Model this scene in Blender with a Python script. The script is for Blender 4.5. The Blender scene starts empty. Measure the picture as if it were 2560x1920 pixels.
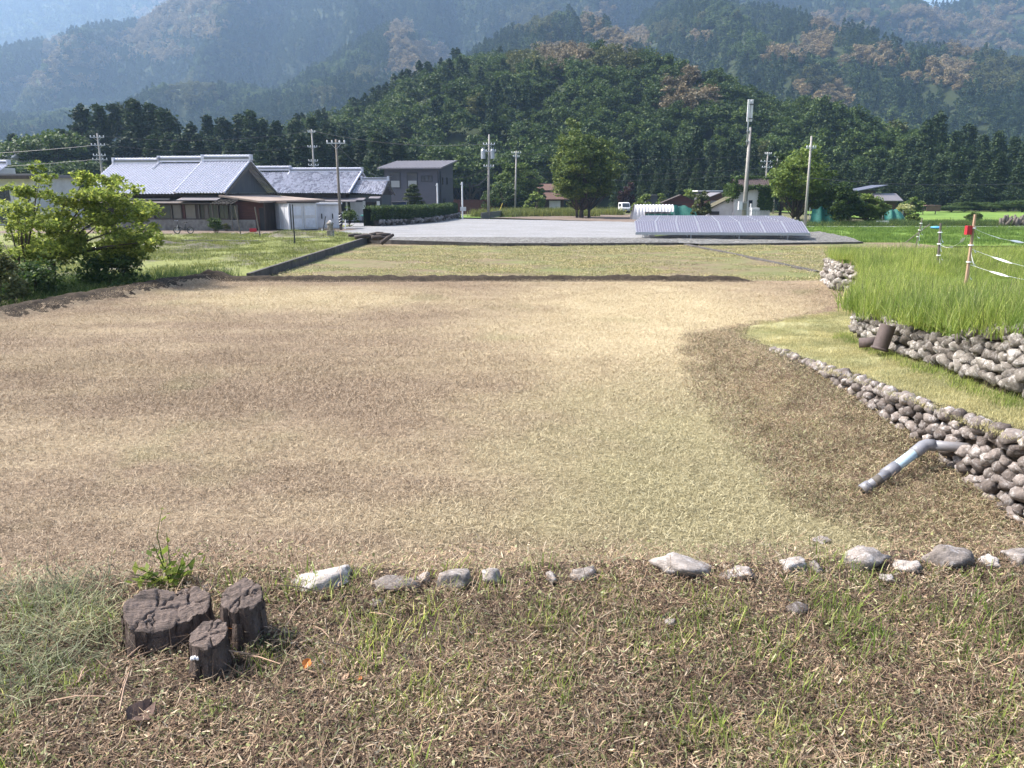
import bpy, bmesh, math, random
import numpy as np
from mathutils import Vector, Matrix, noise as mnoise
R = math.radians
random.seed(7); rng = np.random.default_rng(7)
SC = bpy.context.scene
# ------------------------------------------------------------------ camera, sky, sun, exposure
CAMZ = 3.3; PITCH = R(14.06); FPX = 1900.0          # lens in pixels of a 2560 px wide frame
cd = bpy.data.cameras.new('camera'); cam = bpy.data.objects.new('camera', cd)
SC.collection.objects.link(cam); SC.camera = cam
cam.location = (0, 0, CAMZ); cam.rotation_euler = (R(90) - PITCH, 0, 0)
cd.sensor_width = 36; cd.lens = 36 * FPX / 2560; cd.clip_start = 0.05; cd.clip_end = 9000
SUN_EL, SUN_AZ = R(48), R(-78)                      # azimuth from +Y, negative = left
w = bpy.data.worlds.new('World'); SC.world = w; w.use_nodes = True
nt = w.node_tree; bg = nt.nodes['Background']
sky = nt.nodes.new('ShaderNodeTexSky'); sky.sky_type = 'NISHITA'; sky.sun_disc = False
sky.sun_elevation = SUN_EL; sky.sun_rotation = SUN_AZ; sky.air_density = 1.0; sky.dust_density = 4.0; sky.ozone_density = 1.0
nt.links.new(sky.outputs[0], bg.inputs[0]); bg.inputs[1].default_value = 0.13
sd = bpy.data.lights.new('sun', 'SUN'); sun = bpy.data.objects.new('sun', sd); SC.collection.objects.link(sun)
sd.energy = 4.0; sd.angle = R(5); sd.color = (1.0, 0.955, 0.90)
dv = Vector((math.sin(SUN_AZ) * math.cos(SUN_EL), math.cos(SUN_AZ) * math.cos(SUN_EL), math.sin(SUN_EL)))
sun.rotation_euler = dv.to_track_quat('Z', 'Y').to_euler(); sun.location = dv * 60
vs = SC.view_settings; vs.view_transform = 'Standard'; vs.look = 'None'; vs.gamma = 1; vs.exposure = 1.2
SC.render.engine = 'CYCLES'; cy = SC.cycles
cy.max_bounces = 5; cy.diffuse_bounces = 2; cy.glossy_bounces = 2; cy.transmission_bounces = 3; cy.volume_bounces = 1; cy.transparent_max_bounces = 4
cy.use_denoising = True

# ------------------------------------------------------------------ helpers
COL = SC.collection
def ray(px, py):
    u = (px - 1280) / FPX; v = (960 - py) / FPX
    return (u, math.cos(PITCH) + v * math.sin(PITCH), -math.sin(PITCH) + v * math.cos(PITCH))
def G(px, py, z):                                   # where a sight line meets the level z
    d = ray(px, py); t = (z - CAMZ) / d[2]; return Vector((d[0] * t, d[1] * t, z))
def D(px, py, Y):                                   # where a sight line meets the distance Y
    d = ray(px, py); t = Y / d[1]; return Vector((d[0] * t, Y, CAMZ + d[2] * t))
def PXA(p):                                         # (N,3) -> pixel positions
    z = p[:, 2] - CAMZ
    dep = p[:, 1] * math.cos(PITCH) - z * math.sin(PITCH); up = p[:, 1] * math.sin(PITCH) + z * math.cos(PITCH)
    return 1280 + FPX * p[:, 0] / dep, 960 - FPX * up / dep
def tag(o, label, cat, group=None, kind=None):
    if label: o['label'] = label
    if cat: o['category'] = cat
    if group: o['group'] = group
    if kind: o['kind'] = kind
    return o
def thing(name, label, cat, loc=(0, 0, 0), rz=0, group=None):
    o = bpy.data.objects.new(name, None); COL.objects.link(o); o.location = loc; o.rotation_euler = (0, 0, rz)
    o.empty_display_size = 0.2
    return tag(o, label, cat, group)
def link(name, me, parent=None):
    o = bpy.data.objects.new(name, me); COL.objects.link(o)
    if parent is not None: o.parent = parent
    return o
def np_mesh(name, V, F, mats, smooth=False, mi=None):
    V = np.asarray(V, dtype=np.float32); F = np.asarray(F, dtype=np.int32); k = F.shape[1]
    me = bpy.data.meshes.new(name); me.vertices.add(len(V)); me.vertices.foreach_set('co', V.ravel())
    me.loops.add(F.size); me.loops.foreach_set('vertex_index', F.ravel())
    me.polygons.add(len(F)); me.polygons.foreach_set('loop_start', np.arange(0, F.size, k, dtype=np.int32))
    me.polygons.foreach_set('loop_total', np.full(len(F), k, dtype=np.int32))
    if smooth: me.polygons.foreach_set('use_smooth', np.ones(len(F), dtype=bool))
    for m in (mats if isinstance(mats, (list, tuple)) else [mats]): me.materials.append(m)
    if mi is not None: me.polygons.foreach_set('material_index', np.asarray(mi, dtype=np.int32))
    me.update(calc_edges=True); return me
class MB:
    def __init__(s): s.V = []; s.F = []; s.M = []
    def add(s, V, F, m=0):
        b = len(s.V); s.V += [tuple(v) for v in V]; s.F += [tuple(i + b for i in f) for f in F]; s.M += [m] * len(F); return s
    def box(s, c, d, rz=0, m=0, rx=0):
        q = Matrix.Rotation(rz, 3, 'Z') @ Matrix.Rotation(rx, 3, 'X'); c = Vector(c)
        V = [c + q @ Vector((x * d[0] / 2, y * d[1] / 2, z * d[2] / 2)) for x in (-1, 1) for y in (-1, 1) for z in (-1, 1)]
        return s.add(V, [(0, 1, 3, 2), (4, 6, 7, 5), (0, 4, 5, 1), (2, 3, 7, 6), (0, 2, 6, 4), (1, 5, 7, 3)], m)
    def tube(s, P, r, n=8, m=0, cap=True):
        P = [Vector(p) for p in P]; r = r if isinstance(r, (list, tuple)) else [r] * len(P); V = []; F = []
        up = Vector((0.01, 0.02, 1))
        for i, p in enumerate(P):
            d = (P[min(i + 1, len(P) - 1)] - P[max(i - 1, 0)]).normalized()
            a = d.cross(up)
            if a.length < 0.05: a = d.cross(Vector((0, 1, 0)))
            a.normalize(); b = d.cross(a)
            V += [p + (a * math.cos(2 * math.pi * k / n) + b * math.sin(2 * math.pi * k / n)) * r[i] for k in range(n)]
        for i in range(len(P) - 1):
            for k in range(n): F.append((i * n + k, i * n + (k + 1) % n, (i + 1) * n + (k + 1) % n, (i + 1) * n + k))
        if cap: F += [tuple(range(n))[::-1], tuple(range((len(P) - 1) * n, len(P) * n))]
        return s.add(V, F, m)
    def prism(s, prof, vec, m=0):                    # a polygon pushed along vec
        n = len(prof); A = [Vector(p) for p in prof]; v = Vector(vec); B = [p + v for p in A]
        F = [tuple(range(n))[::-1], tuple(range(n, 2 * n))] + [(i, (i + 1) % n, n + (i + 1) % n, n + i) for i in range(n)]
        return s.add(A + B, F, m)
    def torus(s, c, ax, R0, r, n=24, k=6, m=0):
        ax = Vector(ax).normalized(); a = ax.orthogonal().normalized(); b = ax.cross(a); V = []; F = []
        for i in range(n):
            t = 2 * math.pi * i / n; d = a * math.cos(t) + b * math.sin(t)
            for j in range(k):
                u = 2 * math.pi * j / k; V.append(Vector(c) + d * (R0 + r * math.cos(u)) + ax * r * math.sin(u))
        for i in range(n):
            for j in range(k): F.append((i * k + j, ((i + 1) % n) * k + j, ((i + 1) % n) * k + (j + 1) % k, i * k + (j + 1) % k))
        return s.add(V, F, m)
    def mesh(s, name, mats, smooth=False):
        me = bpy.data.meshes.new(name); me.from_pydata(s.V, [], s.F)
        for m in (mats if isinstance(mats, (list, tuple)) else [mats]): me.materials.append(m)
        me.polygons.foreach_set('material_index', s.M)
        bm = bmesh.new(); bm.from_mesh(me); bmesh.ops.recalc_face_normals(bm, faces=bm.faces); bm.to_mesh(me); bm.free()
        if smooth: me.polygons.foreach_set('use_smooth', [True] * len(me.polygons))
        me.update(); return me
    def build(s, name, mats, parent=None, smooth=False, bevel=0):
        o = link(name, s.mesh(name, mats, smooth), parent)
        if bevel:
            b = o.modifiers.new('bevel', 'BEVEL'); b.width = bevel; b.segments = 2; b.limit_method = 'ANGLE'
        return o
def copy_tree(o, parent=None):
    c = o.copy(); COL.objects.link(c); c.parent = parent
    for ch in list(o.children): copy_tree(ch, c)
    return c

# value noise on arrays
def vnoise(x, y, seed=0):
    x = np.asarray(x, dtype=np.float64); y = np.asarray(y, dtype=np.float64)
    xi = np.floor(x); yi = np.floor(y); fx = x - xi; fy = y - yi
    fx = fx * fx * (3 - 2 * fx); fy = fy * fy * (3 - 2 * fy)
    def h(a, b):
        v = np.sin(a * 127.1 + b * 311.7 + seed * 74.7) * 43758.5453; return v - np.floor(v)
    return (h(xi, yi) * (1 - fx) + h(xi + 1, yi) * fx) * (1 - fy) + (h(xi, yi + 1) * (1 - fx) + h(xi + 1, yi + 1) * fx) * fy
def fbm(x, y, seed=0, o=4):
    s = 0; a = 0.5
    for i in range(o): s = s + a * (vnoise(x * 2 ** i, y * 2 ** i, seed + i * 3) - 0.5) * 2; a *= 0.5
    return s
def sstep(a, b, x):
    t = np.clip((np.asarray(x, dtype=np.float64) - a) / (b - a), 0, 1); return t * t * (3 - 2 * t)

# ------------------------------------------------------------------ materials
class NT:
    def __init__(s, name):
        s.mat = bpy.data.materials.new(name); s.mat.use_nodes = True; s.t = s.mat.node_tree; s.b = s.t.nodes['Principled BSDF']
        s.geo = None
    def n(s, t, **kw):
        x = s.t.nodes.new(t)
        for k, v in kw.items():
            if isinstance(k, str) and hasattr(x, k): setattr(x, k, v)
        return x
    def l(s, a, b): s.t.links.new(a, b)
    def pos(s):
        if s.geo is None: s.geo = s.n('ShaderNodeNewGeometry')
        return s.geo.outputs['Position']
    def obj(s): return s.n('ShaderNodeTexCoord').outputs['Object']
    def noise(s, scale, detail=4, rough=0.6, co=None, stretch=None):
        x = s.n('ShaderNodeTexNoise'); x.inputs['Scale'].default_value = scale; x.inputs['Detail'].default_value = detail
        x.inputs['Roughness'].default_value = rough
        c = co if co is not None else s.pos()
        if stretch:
            mp = s.n('ShaderNodeMapping'); mp.inputs['Scale'].default_value = stretch; s.l(c, mp.inputs[0]); c = mp.outputs[0]
        s.l(c, x.inputs['Vector']); return x.outputs['Fac']
    def ramp(s, f, stops):
        x = s.n('ShaderNodeValToRGB'); e = x.color_ramp.elements
        while len(e) < len(stops): e.new(0.5)
        for i, (p, c) in enumerate(stops): e[i].position = p; e[i].color = (c[0], c[1], c[2], 1) if not isinstance(c, (int, float)) else (c, c, c, 1)
        s.l(f, x.inputs[0]); return x.outputs[0]
    def mix(s, f, a, b, mode='MIX'):
        x = s.n('ShaderNodeMix'); x.data_type = 'RGBA'; x.blend_type = mode
        for v, i in ((f, 0), (a, 6), (b, 7)):
            if isinstance(v, (int, float)): x.inputs[i].default_value = v
            elif isinstance(v, (tuple, list)): x.inputs[i].default_value = (v[0], v[1], v[2], 1)
            else: s.l(v, x.inputs[i])
        return x.outputs[2]
    def math(s, op, a, b=None):
        x = s.n('ShaderNodeMath'); x.operation = op
        for i, v in ((0, a), (1, b)):
            if v is None: continue
            if isinstance(v, (int, float)): x.inputs[i].default_value = v
            else: s.l(v, x.inputs[i])
        return x.outputs[0]
    def blob(s, cx, cy, rx, ry, soft=0.5, wob=None):  # soft patch on the ground, 1 inside
        sx = s.n('ShaderNodeSeparateXYZ'); s.l(s.pos(), sx.inputs[0])
        a = s.math('DIVIDE', s.math('SUBTRACT', sx.outputs[0], cx), rx); b = s.math('DIVIDE', s.math('SUBTRACT', sx.outputs[1], cy), ry)
        d = s.math('SQRT', s.math('ADD', s.math('MULTIPLY', a, a), s.math('MULTIPLY', b, b)))
        if wob is not None: d = s.math('ADD', d, s.math('MULTIPLY', s.math('SUBTRACT', wob, 0.5), 1.2))
        m = s.n('ShaderNodeMapRange'); m.interpolation_type = 'SMOOTHSTEP'; s.l(d, m.inputs[0])
        m.inputs[1].default_value = 1 + soft; m.inputs[2].default_value = 1 - soft; return m.outputs[0]
    def bump(s, f, strength=0.5, dist=0.02):
        x = s.n('ShaderNodeBump'); x.inputs['Strength'].default_value = strength; x.inputs['Distance'].default_value = dist
        s.l(f, x.inputs['Height']); s.l(x.outputs[0], s.b.inputs['Normal'])
    def done(s, col=None, rough=0.8, metal=0, spec=None):
        if col is not None:
            if isinstance(col, (tuple, list)): s.b.inputs['Base Color'].default_value = (col[0], col[1], col[2], 1)
            else: s.l(col, s.b.inputs['Base Color'])
        s.b.inputs['Roughness'].default_value = rough; s.b.inputs['Metallic'].default_value = metal
        if spec is not None: s.b.inputs['Specular IOR Level'].default_value = spec
        return s.mat
def plain(name, c, rough=0.7, var=0.25, scale=6, metal=0, bump=0.0, stretch=None, spec=None, dirt=None):
    t = NT(name); o = t.obj()
    f = t.noise(scale, 5, 0.65, o, stretch)
    a = tuple(x * (1 - var) for x in c); b = tuple(min(1, x * (1 + var)) for x in c)
    col = t.ramp(f, [(0.3, a), (0.7, b)])
    if dirt:
        g = t.noise(scale * 0.35, 6, 0.75, o, stretch); col = t.mix(t.ramp(g, [(0.45, 0.0), (0.7, dirt[1])]), col, dirt[0])
    if bump: t.bump(t.noise(scale * 3, 5, 0.7, o, stretch), bump, 0.02)
    return t.done(col, rough, metal, spec)
def leafmat(name, stops, trans=0.35, rough=0.6, tintscale=0.3, tint=((0.75, 0.8, 0.75), (1.15, 1.1, 1.0)), inst=True):
    t = NT(name); g = t.n('ShaderNodeNewGeometry'); t.geo = g
    col = t.ramp(g.outputs['Random Per Island'], stops)
    col = t.mix(1.0, col, t.ramp(t.noise(tintscale, 3), [(0.3, tint[0]), (0.7, tint[1])]), 'MULTIPLY')
    if inst:
        oi = t.n('ShaderNodeObjectInfo'); col = t.mix(1.0, col, t.ramp(oi.outputs['Random'], [(0, (0.72, 0.76, 0.75)), (1, (1.25, 1.2, 1.1))]), 'MULTIPLY')
    t.done(col, rough, 0, 0.25)
    tr = t.n('ShaderNodeBsdfTranslucent'); t.l(col, tr.inputs[0])
    mx = t.n('ShaderNodeMixShader'); mx.inputs[0].default_value = trans
    t.l(t.b.outputs[0], mx.inputs[1]); t.l(tr.outputs[0], mx.inputs[2])
    t.l(mx.outputs[0], t.t.nodes['Material Output'].inputs[0]); return t.mat
M = {}
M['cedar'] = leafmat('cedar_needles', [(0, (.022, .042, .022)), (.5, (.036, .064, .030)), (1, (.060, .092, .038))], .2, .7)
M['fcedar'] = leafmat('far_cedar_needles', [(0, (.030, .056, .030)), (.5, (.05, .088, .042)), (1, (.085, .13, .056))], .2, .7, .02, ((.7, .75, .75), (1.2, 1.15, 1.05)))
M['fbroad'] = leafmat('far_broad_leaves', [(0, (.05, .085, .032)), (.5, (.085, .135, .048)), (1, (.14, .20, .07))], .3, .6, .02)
M['pinel'] = leafmat('pine_needles', [(0, (.045, .065, .025)), (.5, (.07, .095, .035)), (1, (.11, .13, .05))], .2, .7)
M['broad'] = leafmat('broad_leaves', [(0, (.035, .065, .022)), (.5, (.062, .105, .030)), (1, (.11, .16, .042))], .3)
M['light'] = leafmat('light_leaves', [(0, (.075, .12, .032)), (.5, (.12, .18, .045)), (1, (.19, .25, .06))], .35)
M['lime'] = leafmat('lime_leaves', [(0, (.16, .22, .05)), (.55, (.33, .40, .08)), (1, (.55, .58, .15))], .55)
M['brown'] = leafmat('flowering_canopy', [(0, (.12, .10, .07)), (.5, (.20, .165, .115)), (1, (.30, .25, .17))], .2)
M['olive'] = leafmat('olive_canopy', [(0, (.07, .085, .035)), (.5, (.115, .13, .05)), (1, (.17, .18, .07))], .25)
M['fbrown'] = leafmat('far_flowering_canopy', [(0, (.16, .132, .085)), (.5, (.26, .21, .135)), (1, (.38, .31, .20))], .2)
M['maroon'] = leafmat('maroon_leaves', [(0, (.03, .016, .018)), (1, (.07, .03, .03))], .2)
M['cream'] = leafmat('pale_leaves', [(0, (.25, .28, .12)), (1, (.5, .5, .3))], .3)
M['ivy'] = leafmat('ivy_leaves', [(0, (.04, .08, .02)), (1, (.12, .19, .05))], .3)
M['tall'] = leafmat('tall_grass', [(0, (.20, .28, .06)), (.55, (.37, .46, .11)), (1, (.60, .62, .26))], .55, .5, 0.7, ((.5, .62, .5), (1.22, 1.15, 1.05)))
M['rice'] = leafmat('rice_leaves', [(0, (.085, .15, .03)), (1, (.20, .30, .07))], .4, .6, .1)
M['weed'] = leafmat('dark_weeds', [(0, (.03, .06, .018)), (.6, (.06, .11, .03)), (1, (.12, .17, .05))], .35, .6, 0.6)
M['yardg'] = leafmat('yard_grass', [(0, (.10, .13, .04)), (.6, (.18, .21, .06)), (1, (.28, .29, .10))], .35, .6, 0.5)
M['bark'] = plain('bark', (.075, .058, .045), .95, .4, 12, bump=.6, stretch=(1, 1, .25))
M['conc'] = plain('concrete', (.20, .19, .175), .9, .25, 4, bump=.2, dirt=((.06, .055, .05), .8))
M['dconc'] = plain('weathered_concrete', (.095, .085, .078), .95, .35, 3, bump=.3, dirt=((.035, .03, .028), .9))
M['pole'] = plain('pole_concrete', (.32, .30, .28), .85, .12, 2)
M['wpole'] = plain('pole_wood', (.19, .165, .14), .9, .2, 3, stretch=(1, 1, .1))
M['galv'] = plain('galvanised_steel', (.42, .44, .47), .45, .1, 5, metal=.6)
M['dmetal'] = plain('dark_metal', (.06, .06, .065), .5, .2, 5, metal=.4)
M['glass'] = NT('window_glass').done((.035, .04, .045), .08, 0, .8)
M['tile'] = plain('silver_roof_tile', (.60, .60, .67), .4, .10, 3.0, metal=.1)
def tile2():
    t = NT('mottled_roof_tile'); v = t.n('ShaderNodeTexVoronoi'); v.feature = 'F1'; v.inputs['Scale'].default_value = 1.0
    mp = t.n('ShaderNodeMapping'); mp.inputs['Scale'].default_value = (3.6, 3.0, 2.0); t.l(t.obj(), mp.inputs[0]); t.l(mp.outputs[0], v.inputs['Vector'])
    sp = t.n('ShaderNodeSeparateColor'); t.l(v.outputs['Color'], sp.inputs[0])
    return t.done(t.ramp(sp.outputs[0], [(.1, (.27, .27, .32)), (.45, (.47, .47, .53)), (1, (.60, .60, .66))]), .42, .2)
M['tile2'] = tile2()
M['wood'] = plain('dark_old_wood', (.055, .040, .034), .85, .35, 5, bump=.3, stretch=(1, 1, .2))
M['redwood'] = plain('red_brown_boards', (.085, .034, .028), .85, .3, 4, stretch=(.3, .3, 3))
M['fade'] = plain('faded_board', (.12, .105, .09), .9, .25, 4, stretch=(1, 1, .2))
M['gable'] = plain('grey_gable_metal', (.075, .08, .09), .6, .3, 2.5, stretch=(3, 3, .3), dirt=((.14, .12, .11), .5))
M['rust'] = plain('tan_sheet_roof', (.30, .235, .19), .7, .15, 2, dirt=((.17, .09, .05), .5))
M['pent'] = plain('grey_brown_pent_roof', (.13, .11, .10), .7, .2, 2, dirt=((.07, .05, .045), .5))
M['hut'] = plain('red_brown_roof', (.15, .085, .065), .8, .2, 3)
M['white'] = plain('white_paint', (.72, .72, .74), .55, .06, 2, dirt=((.42, .40, .40), .6))
M['whites'] = plain('white_sheet_steel', (.62, .64, .68), .35, .08, 3, metal=.1, dirt=((.35, .35, .38), .55))
M['plaster'] = plain('pale_plaster', (.58, .57, .56), .85, .08, 1.5, dirt=((.33, .31, .29), .5))
M['charcoal'] = plain('charcoal_siding', (.070, .070, .088), .7, .1, 3)
M['gmetal'] = plain('grey_metal_roof', (.22, .20, .21), .5, .1, 2, metal=.3)
M['curtain'] = plain('curtain', (.30, .31, .31), .9, .15, 8, stretch=(6, 6, .4))
M['shoji'] = plain('pale_panel', (.17, .155, .13), .9, .12, 2)
M['bluet'] = plain('blue_tarp', (.02, .03, .11), .4, .4, 4)
M['greent'] = plain('green_cover', (.10, .33, .27), .6, .2, 4)
M['net'] = plain('green_net', (.015, .13, .10), .7, .4, 6)
M['film'] = plain('greenhouse_film', (.62, .60, .60), .35, .12, 2, dirt=((.35, .34, .34), .6))
M['pvc'] = plain('grey_pvc', (.22, .22, .24), .4, .1, 6, dirt=((.15, .12, .09), .6))
M['pvcl'] = plain('light_blue_pvc', (.42, .56, .64), .35, .06, 6)
M['clay'] = plain('clay_pipe', (.10, .075, .07), .8, .25, 9, bump=.3)
M['red'] = plain('red_plastic', (.42, .02, .035), .5, .1, 4)
M['blue'] = plain('blue_plastic', (.10, .36, .72), .5, .1, 4)
M['tape'] = plain('white_tape', (.78, .80, .82), .4, .05, 4)
M['bamboo'] = plain('stake_wood', (.42, .28, .19), .8, .2, 8, stretch=(1, 1, .2))
M['yellow'] = plain('yellow_guard', (.65, .50, .08), .6, .1, 4)
M['black'] = NT('black').done((.015, .015, .017), .6)
M['tyre'] = NT('tyre_rubber').done((.02, .02, .022), .8)
M['orange'] = plain('orange_leaf', (.65, .20, .03), .6, .3, 30)
M['dryleaf'] = plain('dry_brown_leaf', (.10, .06, .045), .8, .3, 20)
def rockmat(name, c, lich, s=9, lt=.53):
    t = NT(name); o = t.obj(); oi = t.n('ShaderNodeObjectInfo'); ad = t.n('ShaderNodeVectorMath'); ad.operation = 'ADD'; t.l(o, ad.inputs[0])
    sc = t.n('ShaderNodeVectorMath'); sc.operation = 'SCALE'; t.l(oi.outputs['Random'], sc.inputs[0]); sc.inputs['Scale'].default_value = 37.0
    t.l(sc.outputs[0], ad.inputs[1]); co = ad.outputs[0]
    col = t.ramp(t.noise(2.2, 6, .7, co), [(.3, tuple(x * .55 for x in c)), (.7, tuple(x * 1.3 for x in c))])
    col = t.mix(t.ramp(t.noise(1.5, 6, .75, co), [(lt - .02, 0.), (lt + .10, 1.)]), col, lich)
    col = t.mix(t.ramp(t.noise(3.2, 3, .6, co), [(.62, 0.), (.75, .7)]), col, (.07, .08, .035))
    col = t.mix(1.0, col, t.ramp(oi.outputs['Random'], [(0, (.5, .47, .46)), (1, (1.35, 1.32, 1.3))]), 'MULTIPLY')
    t.bump(t.noise(5, 6, .75, co), .5, .03); return t.done(col, 1.0, 0, .03)
M['rock'] = rockmat('wall_stone', (.20, .185, .165), (.46, .45, .43))
M['rockd'] = rockmat('dark_lichen_stone', (.22, .195, .18), (.48, .47, .46), 9, .54)
M['rockw'] = rockmat('pale_stone', (.34, .31, .285), (.54, .52, .51))
def ground(name, build, rough=.95):
    t = NT(name); col = build(t); return t.done(col, rough, 0, .15)
SOIL = (.085, .062, .045)
def m_field(t):
    big = t.noise(.16, 4, .6); mid = t.noise(.9, 5, .65); fine = t.noise(14, 6, .75, stretch=(1, 1.6, 1)); vf = t.noise(70, 3, .7)
    base = t.ramp(fine, [(.28, (.115, .08, .055)), (.5, (.25, .19, .13)), (.72, (.42, .335, .235))])
    pale = t.ramp(fine, [(.28, (.27, .215, .125)), (.5, (.46, .38, .235)), (.72, (.60, .52, .35))])
    gr = t.ramp(fine, [(.28, (.11, .11, .05)), (.5, (.19, .185, .08)), (.72, (.30, .28, .14))])
    c = t.mix(t.ramp(t.noise(.5, 6, .7, stretch=(.35, 1.6, 1)), [(.44, 0.), (.66, .42)]), base, pale)
    c = t.mix(t.ramp(t.noise(.28, 5, .7, stretch=(.6, 1.8, 1)), [(.55, 0.), (.72, .55)]), c, t.ramp(fine, [(.28, (.07, .046, .034)), (.72, (.28, .20, .14))]))
    c = t.mix(t.blob(3.6, 16, 3.8, 9, .7, mid), c, pale)
    c = t.mix(t.math('MULTIPLY', t.blob(-5.5, 20.5, 3.6, 2.4, .6, mid), .9), c, pale)
    c = t.mix(t.math('MULTIPLY', t.blob(2.2, 6, 2.2, 4.5, .7, mid), .55), c, gr)
    c = t.mix(t.ramp(t.noise(.33, 3), [(.60, 0.), (.75, .6)]), c, gr)
    t.bump(t.mix(.5, fine, vf), .8, .05); return c
M['field'] = ground('mown_straw_field', m_field)
M['soil'] = ground('dark_soil', lambda t: (t.bump(t.noise(18, 6, .75), .9, .06), t.ramp(t.noise(7, 6, .7), [(.3, (.03, .024, .018)), (.7, (.085, .066, .048))]))[1])
M['under'] = ground('litter_soil', lambda t: (t.bump(t.noise(30, 6, .75), .8, .03), t.ramp(t.noise(24, 6, .75), [(.3, (.045, .033, .026)), (.55, (.12, .088, .065)), (.75, (.22, .17, .12))]))[1])
M['path'] = ground('mown_grass_path', lambda t: (t.bump(t.noise(40, 5, .7), .6, .03), t.mix(t.ramp(t.noise(1.1, 4), [(.42, 0.), (.68, 1.)]), t.ramp(t.noise(26, 5, .75), [(.3, (.33, .31, .17)), (.7, (.52, .49, .29))]), t.ramp(t.noise(22, 5, .75), [(.3, (.14, .15, .06)), (.7, (.26, .26, .11))])))[1])
M['bank'] = ground('mown_bank', lambda t: (t.bump(t.noise(26, 6, .75), .8, .05), t.mix(t.ramp(t.noise(1.6, 4), [(.5, 0.), (.72, .8)]), t.ramp(t.noise(20, 6, .75), [(.3, (.13, .09, .066)), (.7, (.31, .225, .16))]), t.ramp(t.noise(18, 5, .75), [(.3, (.15, .15, .07)), (.7, (.32, .295, .16))])))[1])
M['field2'] = ground('lower_field_grass', lambda t: (t.bump(t.noise(6, 6, .75), .9, .10), t.mix(t.ramp(t.noise(.22, 4, .6, stretch=(1, 2.2, 1)), [(.42, 0.), (.62, 1.)]), t.ramp(t.noise(3.2, 8, .8, stretch=(1, 2.4, 1)), [(.32, (.115, .088, .056)), (.5, (.215, .17, .105)), (.68, (.31, .25, .16))]), t.ramp(t.noise(3, 8, .8, stretch=(1, 2.4, 1)), [(.32, (.095, .11, .04)), (.5, (.17, .185, .075)), (.68, (.27, .265, .12))])))[1])
def yard_mound(t, c):
    for a, b, r_ in ((-21.5, 43, 1.7), (-16.8, 41.5, 1.3), (-15.5, 53.5, 1.2), (-18.5, 45.5, 2.4)): c = t.mix(t.math('MULTIPLY', t.blob(a, b, r_ * 1.2, r_, .5, t.noise(.9, 4)), .85), c, t.ramp(t.noise(5, 6, .75), [(.3, (.09, .08, .068)), (.7, (.19, .17, .145))]))
    return c
M['yard'] = ground('weedy_yard', lambda t: (t.bump(t.noise(7, 6, .75), .8, .08), yard_mound(t, t.mix(t.ramp(t.noise(.33, 5, .65), [(.50, 0.), (.62, 1.)]), t.ramp(t.noise(5, 6, .75), [(.3, (.13, .155, .05)), (.7, (.29, .30, .11))]), t.ramp(t.noise(6, 6, .75), [(.3, (.12, .105, .085)), (.7, (.23, .20, .165))]))))[1])

M['gravel'] = ground('grey_gravel', lambda t: (t.bump(t.noise(12, 6, .8), .5, .04), t.mix(t.ramp(t.noise(.55, 6, .7, stretch=(.35, 1.2, 1)), [(.42, 0.), (.6, .75)]), t.ramp(t.noise(5, 8, .85), [(.36, (.15, .15, .155)), (.5, (.265, .265, .27)), (.64, (.38, .38, .39))]), t.ramp(t.noise(7, 8, .85), [(.36, (.12, .118, .115)), (.64, (.28, .275, .27))])))[1])
M['rubble'] = ground('coarse_gravel_bank', lambda t: (t.bump(t.noise(7, 6, .8), .9, .08), t.ramp(t.noise(5, 8, .85), [(.36, (.06, .056, .05)), (.5, (.155, .15, .14)), (.64, (.36, .355, .34))]))[1])
M['dirt'] = ground('bare_dirt', lambda t: (t.bump(t.noise(5, 6, .75), .6, .05), t.ramp(t.noise(2, 6, .7), [(.3, (.13, .10, .08)), (.7, (.23, .18, .145))]))[1])
M['paddy'] = ground('rice_paddy', lambda t: (t.bump(t.noise(5, 6, .75), .6, .08), t.mix(t.ramp(t.noise(.12, 4), [(.4, 0.), (.65, 1.)]), t.ramp(t.noise(5, 6, .75), [(.3, (.085, .155, .03)), (.7, (.15, .25, .05))]), t.ramp(t.noise(4, 6, .75), [(.3, (.13, .20, .04)), (.7, (.22, .31, .07))])))[1])
M['land'] = ground('valley_floor', lambda t: t.mix(t.ramp(t.noise(.03, 4), [(.4, 0.), (.6, 1.)]), t.ramp(t.noise(.6, 6, .7), [(.3, (.06, .085, .03)), (.7, (.13, .16, .05))]), t.ramp(t.noise(.8, 6, .7), [(.3, (.11, .10, .06)), (.7, (.20, .18, .10))])))
M['floor'] = ground('forest_floor', lambda t: t.ramp(t.noise(.15, 5, .7), [(.3, (.02, .028, .014)), (.7, (.045, .06, .025))]))
M['asph'] = plain('pale_asphalt', (.27, .27, .28), .9, .12, 2)
M['strawp'] = leafmat('pale_straw', [(0, (.085, .06, .047)), (.3, (.19, .133, .10)), (.65, (.37, .275, .20)), (.92, (.54, .45, .335)), (1, (.74, .66, .56))], .15, .8, 2.2, ((.5, .46, .44), (1.1, 1.05, 1.0)))
M['strawg'] = leafmat('green_straw', [(0, (.08, .09, .04)), (.4, (.18, .19, .085)), (.8, (.31, .32, .16)), (1, (.50, .52, .34))], .25, .7, 1.6)
M['hay'] = leafmat('grey_green_hay', [(0, (.11, .13, .08)), (.5, (.27, .285, .175)), (1, (.48, .48, .33))], .25, .7, 2.0)
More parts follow.
